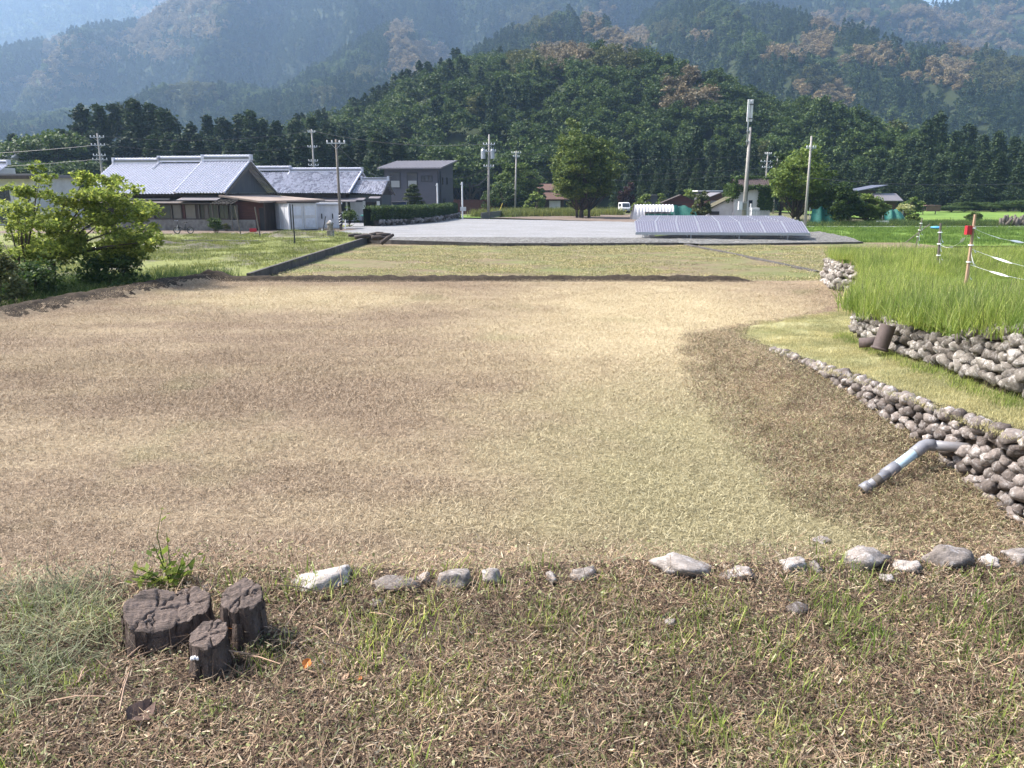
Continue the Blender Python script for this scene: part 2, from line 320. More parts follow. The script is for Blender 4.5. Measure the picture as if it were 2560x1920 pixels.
def strawfield():
    t = NT('field_straw'); g = t.n('ShaderNodeNewGeometry'); t.geo = g; rp = g.outputs['Random Per Island']
    mid = t.noise(.9, 4, .65)
    br = t.ramp(rp, [(0, (.12, .083, .056)), (.5, (.285, .212, .143)), (1, (.52, .415, .295))])
    pa = t.ramp(rp, [(0, (.28, .215, .125)), (.5, (.50, .41, .255)), (1, (.68, .585, .40))])
    gn = t.ramp(rp, [(0, (.13, .13, .06)), (.5, (.29, .28, .14)), (1, (.50, .475, .29))])
    c = t.mix(t.ramp(t.noise(.5, 6, .7, stretch=(.35, 1.6, 1)), [(.44, 0.), (.66, .42)]), br, pa)
    c = t.mix(t.ramp(t.noise(.28, 5, .7, stretch=(.6, 1.8, 1)), [(.55, 0.), (.72, .55)]), c, t.ramp(rp, [(0, (.07, .046, .034)), (1, (.30, .215, .15))]))
    c = t.mix(t.blob(3.6, 16, 3.8, 9, .7, mid), c, pa)
    c = t.mix(t.math('MULTIPLY', t.blob(-5.5, 20.5, 3.6, 2.4, .6, mid), .9), c, pa)
    c = t.mix(t.math('MULTIPLY', t.blob(2.2, 6, 2.2, 4.5, .7, mid), .6), c, gn)
    c = t.mix(t.ramp(t.noise(.33, 3), [(.60, 0.), (.75, .6)]), c, gn)
    return t.done(c, .85, 0, .2)
M['strawf'] = strawfield()

# ------------------------------------------------------------------ instanced scatter (only for what nobody could count)
SRC = {}
def source(key, meshes):                            # meshes kept out of the scene, used only as scatter sources
    c = bpy.data.collections.new('src_' + key)
    for i, me in enumerate(meshes):
        c.objects.link(bpy.data.objects.new('src_%s_%02d' % (key, i), me))
    SRC[key] = (c, len(meshes)); return c
def scatter(name, key, P, scl, label, cat, rot=None, squash=None):
    c, n = SRC[key]; P = np.asarray(P, dtype=np.float32); N = len(P)
    me = bpy.data.meshes.new(name); me.vertices.add(N); me.vertices.foreach_set('co', P.ravel())
    if rot is None: rot = np.zeros((N, 3)); rot[:, 2] = rng.random(N) * 6.283; rot[:, :2] = rng.normal(0, .05, (N, 2))
    s3 = np.repeat(np.asarray(scl, dtype=np.float32).reshape(-1, 1), 3, 1)
    if squash is not None: s3[:, 2] *= squash
    for nm, ty, dat in (('rot', 'FLOAT_VECTOR', rot), ('scl', 'FLOAT_VECTOR', s3)):
        a = me.attributes.new(nm, ty, 'POINT'); a.data.foreach_set('vector', np.asarray(dat, dtype=np.float32).ravel())
    a = me.attributes.new('idx', 'INT', 'POINT'); a.data.foreach_set('value', rng.integers(0, n, N).astype(np.int32))
    o = link(name, me); g = bpy.data.node_groups.new('scatter_' + name, 'GeometryNodeTree')
    g.interface.new_socket('Geometry', in_out='INPUT', socket_type='NodeSocketGeometry'); g.interface.new_socket('Geometry', in_out='OUTPUT', socket_type='NodeSocketGeometry')
    i = g.nodes.new('NodeGroupInput'); u = g.nodes.new('NodeGroupOutput'); ip = g.nodes.new('GeometryNodeInstanceOnPoints')
    ci = g.nodes.new('GeometryNodeCollectionInfo'); ci.inputs[0].default_value = c; ci.inputs[1].default_value = True; ci.inputs[2].default_value = True
    def at(nm, ty):
        x = g.nodes.new('GeometryNodeInputNamedAttribute'); x.data_type = ty; x.inputs[0].default_value = nm; return x.outputs[0]
    g.links.new(i.outputs[0], ip.inputs['Points']); g.links.new(ci.outputs[0], ip.inputs['Instance']); ip.inputs['Pick Instance'].default_value = True
    g.links.new(at('idx', 'INT'), ip.inputs['Instance Index']); g.links.new(at('rot', 'FLOAT_VECTOR'), ip.inputs['Rotation']); g.links.new(at('scl', 'FLOAT_VECTOR'), ip.inputs['Scale'])
    g.links.new(ip.outputs[0], u.inputs[0])
    md = o.modifiers.new('scatter', 'NODES'); md.node_group = g
    return tag(o, label, cat, None, 'stuff')
# leaf clouds: rhombic leaves
def leaves(C, size, up=0.35, asp=0.55, rs=None):
    r = rs or rng; N = len(C); size = np.broadcast_to(np.asarray(size, dtype=np.float64), (N,))
    n = r.normal(0, 1, (N, 3)); n[:, 2] = np.abs(n[:, 2]) + up; n /= np.linalg.norm(n, axis=1, keepdims=True)
    t = r.normal(0, 1, (N, 3)); u = np.cross(n, t); u /= np.linalg.norm(u, axis=1, keepdims=True); v = np.cross(n, u)
    a = u * size[:, None] * .5; b = v * (size * asp * .5)[:, None]
    V = np.stack([C - a, C - b * 1.0, C + a, C + b], 1).reshape(-1, 3); F = np.arange(N * 4).reshape(-1, 4); return V, F
def blades(C, L, wd, lean=.5, curl=.5, flat=False, seg=3, rs=None):
    r = rs or rng; N = len(C); L = np.broadcast_to(L, (N,)); wd = np.broadcast_to(wd, (N,)); an = r.random(N) * 6.283
    d = np.stack([np.cos(an), np.sin(an)], 1)
    le = (r.random(N) * lean) if not flat else 1.25 + r.normal(0, .18, N)
    V = np.zeros((N, (seg + 1) * 2, 3)); p = C.copy(); side = np.stack([-d[:, 1], d[:, 0], np.zeros(N)], 1)
    for k in range(seg + 1):
        ww = wd * (1 - .8 * k / seg) if not flat else wd * (1 - .3 * abs(2 * k / seg - 1))
        V[:, 2 * k] = p - side * (ww / 2)[:, None]; V[:, 2 * k + 1] = p + side * (ww / 2)[:, None]
        a = le + (curl * k / seg * (r.random(N) if not flat else r.normal(0, .6, N)))
        st = (L / seg)[:, None]
        p = p + np.concatenate([d * np.sin(a)[:, None], np.cos(a)[:, None]], 1) * st
        if flat:
            an = an + r.normal(0, .35, N); d = np.stack([np.cos(an), np.sin(an)], 1); side = np.stack([-d[:, 1], d[:, 0], r.normal(0, .4, N)], 1)
    base = (np.arange(N) * (seg + 1) * 2)[:, None]
    F = np.concatenate([base + np.array([2 * k, 2 * k + 1, 2 * k + 3, 2 * k + 2]) for k in range(seg)], 1).reshape(-1, 4)
    return V.reshape(-1, 3), F
def disc(n, r, rs=None):
    q = rs or rng; a = q.random(n) * 6.283; d = np.sqrt(q.random(n)) * r; return np.stack([np.cos(a) * d, np.sin(a) * d, np.zeros(n)], 1)
# ================================================================== SETTING: the ground
def lerpx(y, tab): a = np.array(tab); return np.interp(y, a[:, 0], a[:, 1])
XL = [(0, 4.15), (12.7, 4.17), (13.8, 4.21), (14.9, 4.61), (15.46, 5.5), (16.06, 6.64), (16.93, 7.6), (18, 8.7), (19.5, 9.6), (60, 40)]
XF = [(0, 3.9), (5.5, 3.6), (6.4, 2.96), (7.3, 2.93), (8.6, 2.95), (11, 3.1), (13.7, 3.53), (15, 4.0), (16, 5.3), (17, 6.4), (20, 9), (60, 39)]
ZP = [(0, 1.5), (5.8, 1.38), (7, 1.27), (8.7, 1.15), (10.4, 1.03), (12.7, .85), (13.8, .76), (15, .76), (17, .82), (19, .7), (22, .6)]
ZB = [(0, .7), (5.9, .74), (7.3, .85), (8.6, .92), (10.3, .98), (12.7, .80), (14, .70), (16, .68), (18, .6), (22, .56)]
XU = [(0, 5.1), (7.4, 5.1), (8.4, 5.24), (10.3, 5.46), (12.8, 5.86), (16, 7.5), (19, 9.0), (21, 9.85), (22.3, 9.45), (24, 10.0), (26, 11.0), (28, 13), (30, 17)]
ZT = [(0, 2.1), (7.0, 2.1), (8.4, 1.9), (9.4, 1.64), (10.3, 1.58), (12.8, 1.48), (16, 1.5), (22, 1.5), (26, 1.4), (30, 1.3)]
XB = [(0, -13), (12, -12.6), (17, -11.9), (20, -11.3), (23.2, -10.7), (24.6, -10.0), (26, -9.6), (40, -9.6)]
def yedge(x): return 2.86 + .06 * x + .03 * np.sin(x * 4.1)
def hz(x, y):
    x = np.asarray(x, dtype=np.float64); y = np.asarray(y, dtype=np.float64)
    n1 = fbm(x * .5, y * .5, 3); n2 = fbm(x * 3, y * 3, 9); n3 = fbm(x * 12, y * 12, 5)
    low = .55 - .35 * sstep(24.2, 28.5, y)
    z = low + .03 * n1 + .012 * n2 + .008 * n3
    # bank up to the low wall, step, path
    xl = lerpx(y, XL); xf = lerpx(y, XF); s = sstep(0, 1, (x - xf) / np.maximum(xl - xf, .05))
    zb = np.maximum(lerpx(y, ZB), low); z = z + (zb - low) * s
    zp = lerpx(y, ZP) + .02 * n2 + .04 * sstep(0, 1.2, x - xl)
    k = sstep(.05, .10, x - xl) * (1 - sstep(18, 20, y)); z = z * (1 - k) + zp * k
    # grassy terrace on the right
    xu = lerpx(y, XU); zt = lerpx(y, ZT) + .10 * n1 + .03 * n2; k = sstep(.08, .14, x - xu); z = z * (1 - k) + zt * k
    # far earth ridge
    e = (1 - sstep(7.0, 8.2, x)) * sstep(-10.3, -9.9, x); yr = 24.95 + .12 * np.sin(x * .9) + .10 * n2
    z = z + e * (.17 + .05 * n2 + .03 * n3) * sstep(-.32, .0, y - yr) * (1 - sstep(.12, .9, y - yr))
    # left earth ridge
    xb = lerpx(y, XB) + .12 * n2; z = z + (.22 + .05 * n2 + .03 * n3) * (1 - sstep(.1, .75, np.abs(x - xb))) * (1 - sstep(24.6, 25.6, y))
    z = z - .35 * sstep(.3, 1.4, xb - x)
    # terrace the camera stands on
    ye = yedge(x) + .02 * n3; k = 1 - sstep(.04, .40, y - ye)
    zt = 1.8 + .025 * n1 + .02 * n2 + .01 * n3 - .10 * sstep(1.2, 0, 0 * x + (ye - y)) * 0
    return z * (1 - k) + zt * k
def axis(segs):
    out = []
    for a, b, st in segs: out += list(np.arange(a, b, st))
    return np.array(out + [segs[-1][1]])
gx = axis([(-16, -12.8, .12), (-12.8, -9.4, .06), (-9.4, 2.6, .085), (2.6, 6.2, .05), (6.2, 12, .1), (12, 30, .5)])
gy = axis([(-2.5, 1.5, .25), (1.5, 3.5, .035), (3.5, 8, .06), (8, 14, .09), (14, 24.4, .08), (24.4, 26.2, .05), (26.2, 29, .2)])
XX, YY = np.meshgrid(gx, gy); ZZ = hz(XX, YY); nx, ny = len(gx), len(gy)
V = np.stack([XX, YY, ZZ], -1).reshape(-1, 3)
ii, jj = np.meshgrid(np.arange(nx - 1), np.arange(ny - 1)); q = (jj * nx + ii).ravel()
F = np.stack([q, q + 1, q + nx + 1, q + nx], 1)
cx, cyy = V[F].mean(1)[:, 0], V[F].mean(1)[:, 1]; jit = fbm(cx * 2.2, cyy * 2.2, 21) * .25
xl, xf, xu, xb = lerpx(cyy, XL), lerpx(cyy, XF), lerpx(cyy, XU), lerpx(cyy, XB)
cat = np.zeros(len(F), dtype=int)                                     # 0 field
cat[(cx > xf - .25 + jit) & (cyy < 21)] = 1                           # 1 bank
cat[(cx > xl - .02) & (cyy < 19.5)] = 2                               # 2 path
cat[(cx > xl - .25 + jit * .4) & (cx <= xl + .10) & (cyy < 17)] = 4
cat[(np.abs(cx - xb) < .50 + jit * 1.3 + fbm(cx * 6, cyy * 6, 3) * .35) & (cyy < 25.5)] = 4            # 4 soil of the ridges
cat[(cyy > 24.55 + jit * .3) & (cyy < 25.75 + jit) & (cx > -10.5) & (cx < 7.9 + jit * 3)] = 4
cat[(cx > xu + .10)] = 3                                              # 3 grassy terrace
cat[cyy < yedge(cx) + .2] = 5                                         # 5 near terrace
cat[(cyy > 26.2) & (cat == 0)] = 6
def subset(name, k, mat, label):
    f = F[cat == k]; u, inv = np.unique(f, return_inverse=True); me = np_mesh(name, V[u], inv.reshape(f.shape), mat, True)
    o = link(name, me); o['kind'] = 'structure'; o['label'] = label; return o
subset('field', 0, M['field'], 'mown straw-brown field'); subset('earth_bank', 1, M['bank'], 'mown brown bank below the low stone wall')
subset('mown_path', 2, M['path'], 'strip of short yellow-green grass between the stone walls'); subset('grass_terrace', 3, M['paddy'], 'raised terrace under tall bright grass')
subset('earth_ridge', 4, M['soil'], 'dark earth ridge round the field'); subset('near_terrace', 5, M['under'], 'littered ground in the foreground')
subset('field_slope', 6, M['field2'], 'slope down to the lower field')
def sheet(name, mat, corners, n=(40, 40), amp=0.0, fr=.5, seed=1, label=None):
    a, b, c, d = [np.array(p, dtype=float) for p in corners]
    u, v = np.meshgrid(np.linspace(0, 1, n[0]), np.linspace(0, 1, n[1])); u = u[..., None]; v = v[..., None]
    P = (a * (1 - u) + b * u) * (1 - v) + (d * (1 - u) + c * u) * v
    P[..., 2] += amp * fbm(P[..., 0] * fr, P[..., 1] * fr, seed)
    i, j = np.meshgrid(np.arange(n[0] - 1), np.arange(n[1] - 1)); q = (j * n[0] + i).ravel()
    o = link(name, np_mesh(name, P.reshape(-1, 3), np.stack([q, q + 1, q + n[0] + 1, q + n[0]], 1), mat, True))
    o['kind'] = 'structure'
    if label: o['label'] = label
    return o
sheet('ground', M['land'], [(-3000, -300, -.2), (3000, -300, -.2), (3000, 3000, -.2), (-3000, 3000, -.2)], (60, 60), label='valley floor')
sheet('lower_field', M['field2'], [(-9.5, 28, .185), (26, 28, .185), (26, 50.5, .2), (-9.5, 49.6, .2)], (90, 60), .04, .8, 4, 'lower mown field, green and tan')
# the yard left of the lower field, with mounds
def yardz(x, y):
    z = .30 + .15 * sstep(26, 34, y) + .05 * fbm(x * .5, y * .5, 2) + .05 * fbm(x * 2, y * 2, 8)
    for cx_, cy_, r, h in ((-21.5, 43, 1.9, .75), (-16.8, 41.5, 1.2, .3), (-15.5, 53.5, 1.0, .35), (-13.5, 44, .8, .25), (-13.2, 54.5, 1.6, .3)):
        z = z + h * np.exp(-(((x - cx_) / r) ** 2 + ((y - cy_) / r) ** 2))
    return z * (1 - sstep(54, 58, y)) + .38 * sstep(54, 58, y)
yx, yy = np.meshgrid(np.linspace(-60, -9.55, 260), np.linspace(8, 75, 260)); yz = yardz(yx, yy); yz[yy < 27] -= .0
yz = np.where((yy > 57.5) & (yx > -15.2), -.3, yz); yz = np.where((yy < 26) & (yx > lerpx(yy, XB) - .9), -.1, yz)
i, j = np.meshgrid(np.arange(259), np.arange(259)); q = (j * 260 + i).ravel(); YF = np.stack([q, q + 1, q + 261, q + 260], 1); YV = np.stack([yx, yy, yz], -1).reshape(-1, 3)
o = link('yard', np_mesh('yard', YV, YF, M['yard'], True)); tag(o, 'weedy grass yard in front of the farmhouse', None, None, 'structure')
sheet('house_forecourt', M['dirt'], [(-40, 59, .40), (-14.5, 57.5, .40), (-13, 66, .41), (-42, 67, .41)], (60, 20), .01, label='bare strip in front of the farmhouse')
sheet('gravel_lot', M['gravel'], [(-15, 51.5, .47), (9.5, 49.6, .40), (14.5, 88, .2), (-22, 112, .06)], (90, 90), .03, .6, 6, 'pale grey gravel lot')
xr = np.linspace(-9.35, 22.4, 160); fr_ = np.interp(xr, [-9.35, -7.6, -.7, 5, 10.4, 11.5, 16, 22.4], [49.5, 48.55, 46.55, 47.25, 48.15, 47.3, 48, 49.2]); bk_ = np.interp(xr, [-9.35, 9, 14, 22.4], [52.8, 51.5, 60, 60]); zf_ = np.interp(xr, [-9.35, -7.6, -.7, 5, 10.4, 22.4], [.56, .46, .385, .345, .32, .31])
RP = np.zeros((40, 160, 3)); vv = np.linspace(0, 1, 40)[:, None]; RP[..., 0] = xr[None] + vv * 1.5 * (xr[None] > 15); RP[..., 1] = (fr_ + .05) * (1 - vv) + bk_ * vv; RP[..., 2] = zf_ * (1 - sstep(0, .3, vv)) + .455 * sstep(0, .3, vv) + .05 * fbm(RP[..., 0] * 1.6, RP[..., 1] * 1.6, 7) * sstep(0, .1, vv)
i, j = np.meshgrid(np.arange(159), np.arange(39)); q = (j * 160 + i).ravel(); o = link('rubble_bank', np_mesh('rubble_bank', RP.reshape(-1, 3), np.stack([q, q + 1, q + 161, q + 160], 1), M['rubble'], True)); tag(o, 'coarse gravel bank along the lot', None, None, 'structure')
sheet('dirt_verge', M['dirt'], [(-3.5, 107.5, .10), (16, 84, .22), (30, 100, .0), (34, 140, .0)], (40, 40), .05, .5, 8, 'bare dirt under the big tree')
sheet('green_paddy', M['paddy'], [(22.3, 50, .02), (60, 50, .02), (75, 77, .02), (27.5, 77.5, .02)], (60, 60), .02, label='dark green rice paddy')
sheet('far_paddy', M['paddy'], [(48, 93, .05), (120, 93, .05), (130, 150, .05), (50, 150, .05)], (20, 20), label='bright far rice paddy')
sheet('concrete_lane', M['asph'], [(28.6, 78.2, .06), (80, 78.2, .06), (80, 79.6, .06), (28.6, 79.6, .06)], (20, 3), label='thin pale concrete lane')
sheet('asphalt_road', M['asph'], [(46, 73, .09), (62, 72, .09), (90, 92, .10), (58, 86, .10)], (20, 10), label='pale road at the right edge')
sheet('grass_verge', M['paddy'], [(-8, 109.5, .0), (-1, 107.5, .0), (6, 122, .0), (-14, 122, .0)], (20, 20), label='bright lawn beside the gravel lot')

# concrete retaining walls of the lower field
def ribbon(name, pts, thick, mats, label, cat, tex=None):
    m = MB()                                          # pts: (x, y, z0, z1)
    for a, b in zip(pts[:-1], pts[1:]):
        p, q_ = Vector(a[:2]), Vector(b[:2]); d = (q_ - p).normalized(); n = Vector((-d.y, d.x)) * thick
        c = [(p.x, p.y), (q_.x, q_.y), (q_.x + n.x, q_.y + n.y), (p.x + n.x, p.y + n.y)]
        V_ = [(c[0][0], c[0][1], a[2]), (c[1][0], c[1][1], b[2]), (c[2][0], c[2][1], b[2]), (c[3][0], c[3][1], a[2]),
              (c[0][0], c[0][1], a[3]), (c[1][0], c[1][1], b[3]), (c[2][0], c[2][1], b[3]), (c[3][0], c[3][1], a[3])]
        m.add(V_, [(0, 1, 5, 4), (1, 2, 6, 5), (2, 3, 7, 6), (3, 0, 4, 7), (4, 5, 6, 7)])
    o = m.build(name, mats); tag(o, label, cat); return o
ribbon('retaining_wall', [(-9.42, 27.5, .0, .52), (-9.40, 35, .0, .55), (-9.35, 42, .0, .57), (-9.3, 49.6, .0, .60)], .14, M['dconc'], 'dark weathered concrete wall along the left of the lower field', 'wall')
def curb(pts, label):
    ribbon('field_curb', [(p[0], p[1], -.1, p[2]) for p in pts][::-1], -.12, M['dconc'], label, 'curb')
curb([(-9.25, 49.55, .60), (-7.6, 48.6, .48), (-.7, 46.6, .40), (5, 47.3, .36), (10.4, 48.2, .34)], 'dark concrete curb between lower field and gravel, left of the small gap')
curb([(11.5, 47.3, .32), (16, 48, .32), (22.4, 49.2, .33)], 'dark concrete curb below the solar panels, right of the small gap')
ribbon('ditch_edge', [(10.6, 47.6, .1, .30), (11.6, 39.5, .1, .27), (12.3, 31, .1, .26)], .22, M['dconc'], 'thin concrete ditch edge crossing the lower field', 'ditch')
ribbon('block_edge', [(-20.5, 47.3, .2, .56), (-15.5, 47.0, .2, .54)], .12, M['conc'], 'low row of concrete blocks half sunk in the weedy yard', 'blocks')

# ------------------------------------------------------------------ stones
def rock_mesh(name, seed, mat, sub=2, rough=.34, flat=.78):
    bm = bmesh.new(); bmesh.ops.create_icosphere(bm, subdivisions=sub, radius=1.0); r = random.Random(seed); off = Vector((r.random() * 50, r.random() * 50, r.random() * 50))
    pl = [(Vector((r.gauss(0, 1), r.gauss(0, 1), r.gauss(0, 1))).normalized(), r.uniform(.55, .82)) for _ in range(9)]
    for v in bm.verts:
        p = v.co.copy()
        for n, d in pl:
            k = p.dot(n)
            if k > d: p -= n * (k - d) * .9
        p *= 1 + rough * mnoise.noise(p * 1.6 + off) + rough * .5 * mnoise.noise(p * 4 + off); p.z *= flat; v.co = p
    me = bpy.data.meshes.new(name); bm.to_mesh(me); bm.free(); me.materials.append(mat); me.polygons.foreach_set('use_smooth', [True] * len(me.polygons)); return me
ROCK = [rock_mesh('stone', 40 + i, M['rock']) for i in range(8)]
ROCKD = [rock_mesh('stone', 60 + i, M['rockd']) for i in range(8)]
ROCKW = [rock_mesh('stone', 80 + i, M['rockw'], 3) for i in range(6)]
SMALL = [rock_mesh('stone', 90 + i, M['rock'], 1) for i in range(6)]
def stone_wall(name, label, line, rocks, size, seed, lean=0.0, cap=300, backing=True):
    """line: (x, y, zbase, ztop) along the foot; stones fill the face, each one an object"""
    r = random.Random(seed); root = thing(name, label, 'stone wall', (line[0][0], line[0][1], line[0][2])); o0 = Vector(line[0][:3])
    pts = [Vector(p[:2]) for p in line]; seg = [(b - a).length for a, b in zip(pts[:-1], pts[1:])]; tot = sum(seg); st = []
    row = 0; hmax = max(p[3] - p[2] for p in line)
    z = 0.0
    while z < hmax:
        u = -r.random() * .1; sz_row = size * r.uniform(.85, 1.15)
        while u < tot:
            s = sz_row * r.choice((.62, .8, .9, 1, 1.05, 1.2)); t = u + s * .5; k = 0; acc = 0
            while k < len(seg) - 1 and acc + seg[k] < t: acc += seg[k]; k += 1
            f = min(1, max(0, (t - acc) / seg[k])); a, b = line[k], line[k + 1]; h = (a[3] - a[2]) * (1 - f) + (b[3] - b[2]) * f
            if z < h - size * .12:
                p = pts[k].lerp(pts[k + 1], f); d = (pts[k + 1] - pts[k]).normalized(); n = Vector((-d.y, d.x)); zb = a[2] * (1 - f) + b[2] * f
                zz = zb + z + s * .32 + r.uniform(-.15, .15) * size
                zz = min(zz, zb + h - s * .27)
                off = lean * (z / max(hmax, .1)) + r.uniform(-.12, .12) * size
                st.append((Vector((p.x + n.x * off, p.y + n.y * off, zz)), s, math.atan2(d.y, d.x)))
            u += s * .93
        z += sz_row * .62; row += 1
    r.shuffle(st); st = sorted(st, key=lambda q_: -q_[1])[:cap]
    for p, s, an in st:
        o = link('stone', r.choice(rocks), root); o.location = p - o0; o.rotation_euler = (r.uniform(-.5, .5), r.uniform(-.5, .5), an + r.uniform(-.4, .4))
        o.scale = (s * .56, s * .52, s * r.uniform(.50, .62))
    m = MB()                                          # the packed earth and rubble behind the stones
    for a, b in zip(line[:-1], line[1:]):
        p, q_ = Vector(a[:2]) - o0.xy, Vector(b[:2]) - o0.xy; d = (q_ - p).normalized(); n = Vector((-d.y, d.x)); g0 = n * .03; g1 = n * (.03 + lean); g2 = n * (.3 + lean)
        m.add([(p.x + g0.x, p.y + g0.y, a[2] - .15 - o0.z), (q_.x + g0.x, q_.y + g0.y, b[2] - .15 - o0.z), (q_.x + g1.x, q_.y + g1.y, b[3] - .03 - o0.z), (p.x + g1.x, p.y + g1.y, a[3] - .03 - o0.z), (q_.x + g2.x, q_.y + g2.y, b[3] - .05 - o0.z), (p.x + g2.x, p.y + g2.y, a[3] - .05 - o0.z)], [(0, 1, 2, 3), (3, 2, 4, 5)])
    m.build('packed_earth', M['soil'], root); return root
LW = [(4.17, 11.9, .84, .93), (4.16, 10.4, .95, 1.06), (4.16, 8.7, .88, 1.19), (4.16, 7.05, .78, 1.31), (4.15, 5.85, .66, 1.42), (4.15, 4.4, .62, 1.50), (4.15, 3.3, .60, 1.55)]
stone_wall('low_stone_wall', 'low lichened stone wall with the grey drain pipe, beside the mown strip', LW, ROCKD, .175, 3, .05)
UW = [(6.5, 14.2, .90, 1.40), (5.86, 12.8, .98, 1.46), (5.46, 10.3, 1.13, 1.52), (5.34, 9.3, 1.22, 1.58), (5.24, 8.6, 1.27, 1.80), (5.1, 7.4, 1.36, 2.08), (5.1, 6.0, 1.42, 2.1), (5.1, 4.6, 1.48, 2.1)]
stone_wall('terrace_stone_wall', 'tall rough stone wall of the tall-grass terrace, clay pipe at its foot', UW, ROCK, .19, 5, .06)
VW = [(10.6, 26.0, .35, 1.2), (9.45, 22.3, .56, 1.32), (9.9, 20.9, .60, 1.35)]
stone_wall('far_stone_wall', 'far corner of stone wall below tall grass, white boulder at its top', VW, ROCKW[:2] + ROCK, .27, 8, .12)
# pale edging stones at the rim of the near terrace
EDGE = [(810, 1448, .27, .10, 'long flat white edging stone, leftmost of the rim'), (985, 1458, .20, .08, 'white edging stone behind the stumps, second from left'),
        (1062, 1440, .07, .06, 'small white edging stone between two larger white ones'), (1130, 1445, .15, .10, 'peaked pale edging stone left of rim centre'), (1232, 1440, .10, .08, 'small rounded white edging stone near rim centre'),
        (1380, 1437, .05, .05, 'tiny grey edging stone at rim centre'), (1465, 1432, .12, .08, 'small rounded grey edging stone left of the big slab'), (1705, 1414, .25, .11, 'largest edging stone, pinkish slab right of rim centre'),
        (1850, 1428, .16, .06, 'low flat pink-white edging stone right of the big slab'), (1977, 1410, .12, .08, 'blue-white edging stone beside a pink pebble'), (2040, 1412, .05, .05, 'pink pebble in the rim between two white stones'),
        (2163, 1398, .20, .12, 'cracked blue-white edging boulder with green tuft beside'), (2275, 1410, .12, .06, 'low pink-tan edging stone between two white boulders'), (2368, 1398, .20, .14, 'smooth bright white edging boulder'),
        (2475, 1400, .09, .06, 'small tan edging stone near the right end of rim'), (2545, 1388, .16, .08, 'pale edging stone cut by the right frame edge'), (2055, 1350, .08, .03, 'flat tan stone lying on the field behind the rim'),
        (520, 1468, .08, .05, 'grey edging stone behind the leafy shoot'), (615, 1470, .10, .06, 'pale edging stone behind the right stump')]
for k, (px, py, wd, ht, lab) in enumerate(EDGE):
    z = 1.8; p = G(px, py + 12, z)
    if py == 1350: p = G(px, py, .57); wd *= 2; z = .57
    o = link('edging_stone', ROCKW[k % 6]); o.location = (p.x, p.y, z + ht * .18); o.scale = (wd * .53, max(.045, wd * .36), ht * .6); o.rotation_euler = (random.uniform(-.2, .2), random.uniform(-.25, .25), random.uniform(-.3, .3))
    tag(o, lab, 'stone', 'pale stones along the rim of the near terrace')
for px, py, s, lab in ((1990, 1520, .045, 'dark round stone lying in the litter, right'), (1678, 1555, .022, 'small white pebble in the litter'), (945, 1508, .03, 'tan flat pebble in the litter below the white stones'), (2220, 1445, .03, 'grey pebble below the white boulders')):
    o = link('pebble', (ROCKD if 'dark' in lab else ROCKW)[0]); p = G(px, py, 1.81); o.location = p; o.scale = (s, s, s * .8); tag(o, lab, 'pebble')
# ================================================================== TREES
def conifer_geo(seed, H, Rw, nc=70, nl=26, ls=.6, base=.10, pw=.75, droop=.35):
    r = np.random.default_rng(seed); t = r.random(nc) ** 1.15; a = np.arange(nc) * 2.399 + r.random(nc) * .7
    lump = 1 + .28 * np.sin(a * 2 + seed) * (1 - t) + r.normal(0, .12, nc)
    rad = Rw * (1 - t) ** pw * lump * r.uniform(.72, 1.0, nc) + .06 * Rw
    C = np.stack([np.cos(a) * rad, np.sin(a) * rad, H * (base + (1 - base) * t)], 1)
    cs = (Rw * .42 * (1 - .5 * t))[:, None]
    P = C[:, None, :] + r.normal(0, 1, (nc, nl, 3)) * cs[:, None, :] * np.array([.55, .55, .42])
    P[..., 2] -= droop * np.linalg.norm(P[..., :2] - C[:, None, :2] * .8, axis=-1)
    P = P.reshape(-1, 3); tip = np.stack([r.normal(0, .05 * Rw, 40), r.normal(0, .05 * Rw, 40), H * (1 - .12 * r.random(40) ** 1.5)], 1)
    return leaves(np.concatenate([P, tip]), ls * r.uniform(.7, 1.3, len(P) + 40), .2, .6, r)
def broad_geo(seed, H, Rw, nc=60, nl=60, ls=.4, base=.22, ctr=.58, flat=1.0, cl=.30, low=-.55):
    r = np.random.default_rng(seed); d = r.normal(0, 1, (nc, 3)); d /= np.linalg.norm(d, axis=1, keepdims=True); d[:, 2] = np.where(d[:, 2] < low, -d[:, 2], d[:, 2])
    k = r.uniform(.55, 1.0, nc)[:, None] * (1 + .18 * np.sin(d[:, :1] * 5 + seed) + .12 * np.cos(d[:, 1:2] * 6 + seed * 2))
    hv = H * (1 - ctr) * .92
    C = d * k * np.array([Rw * .82, Rw * .82, hv * flat]); C[:, 2] = np.where(C[:, 2] < 0, C[:, 2] * (ctr - base) / (1 - ctr) * .95, C[:, 2]); C[:, 2] += H * ctr
    cs = Rw * cl * r.uniform(.6, 1.25, nc); e = r.normal(0, 1, (nc, nl, 3)); e /= np.linalg.norm(e, axis=2, keepdims=True); e *= r.random((nc, nl, 1)) ** .4
    e[..., 2] = np.where(e[..., 2] < -.2, e[..., 2] * .4, e[..., 2])
    P = (C[:, None, :] + e * cs[:, None, None] * np.array([1, 1, .72])).reshape(-1, 3)
    V_, F_ = leaves(P, ls * r.uniform(.65, 1.3, len(P)), .55, .6, r); return V_, F_, C
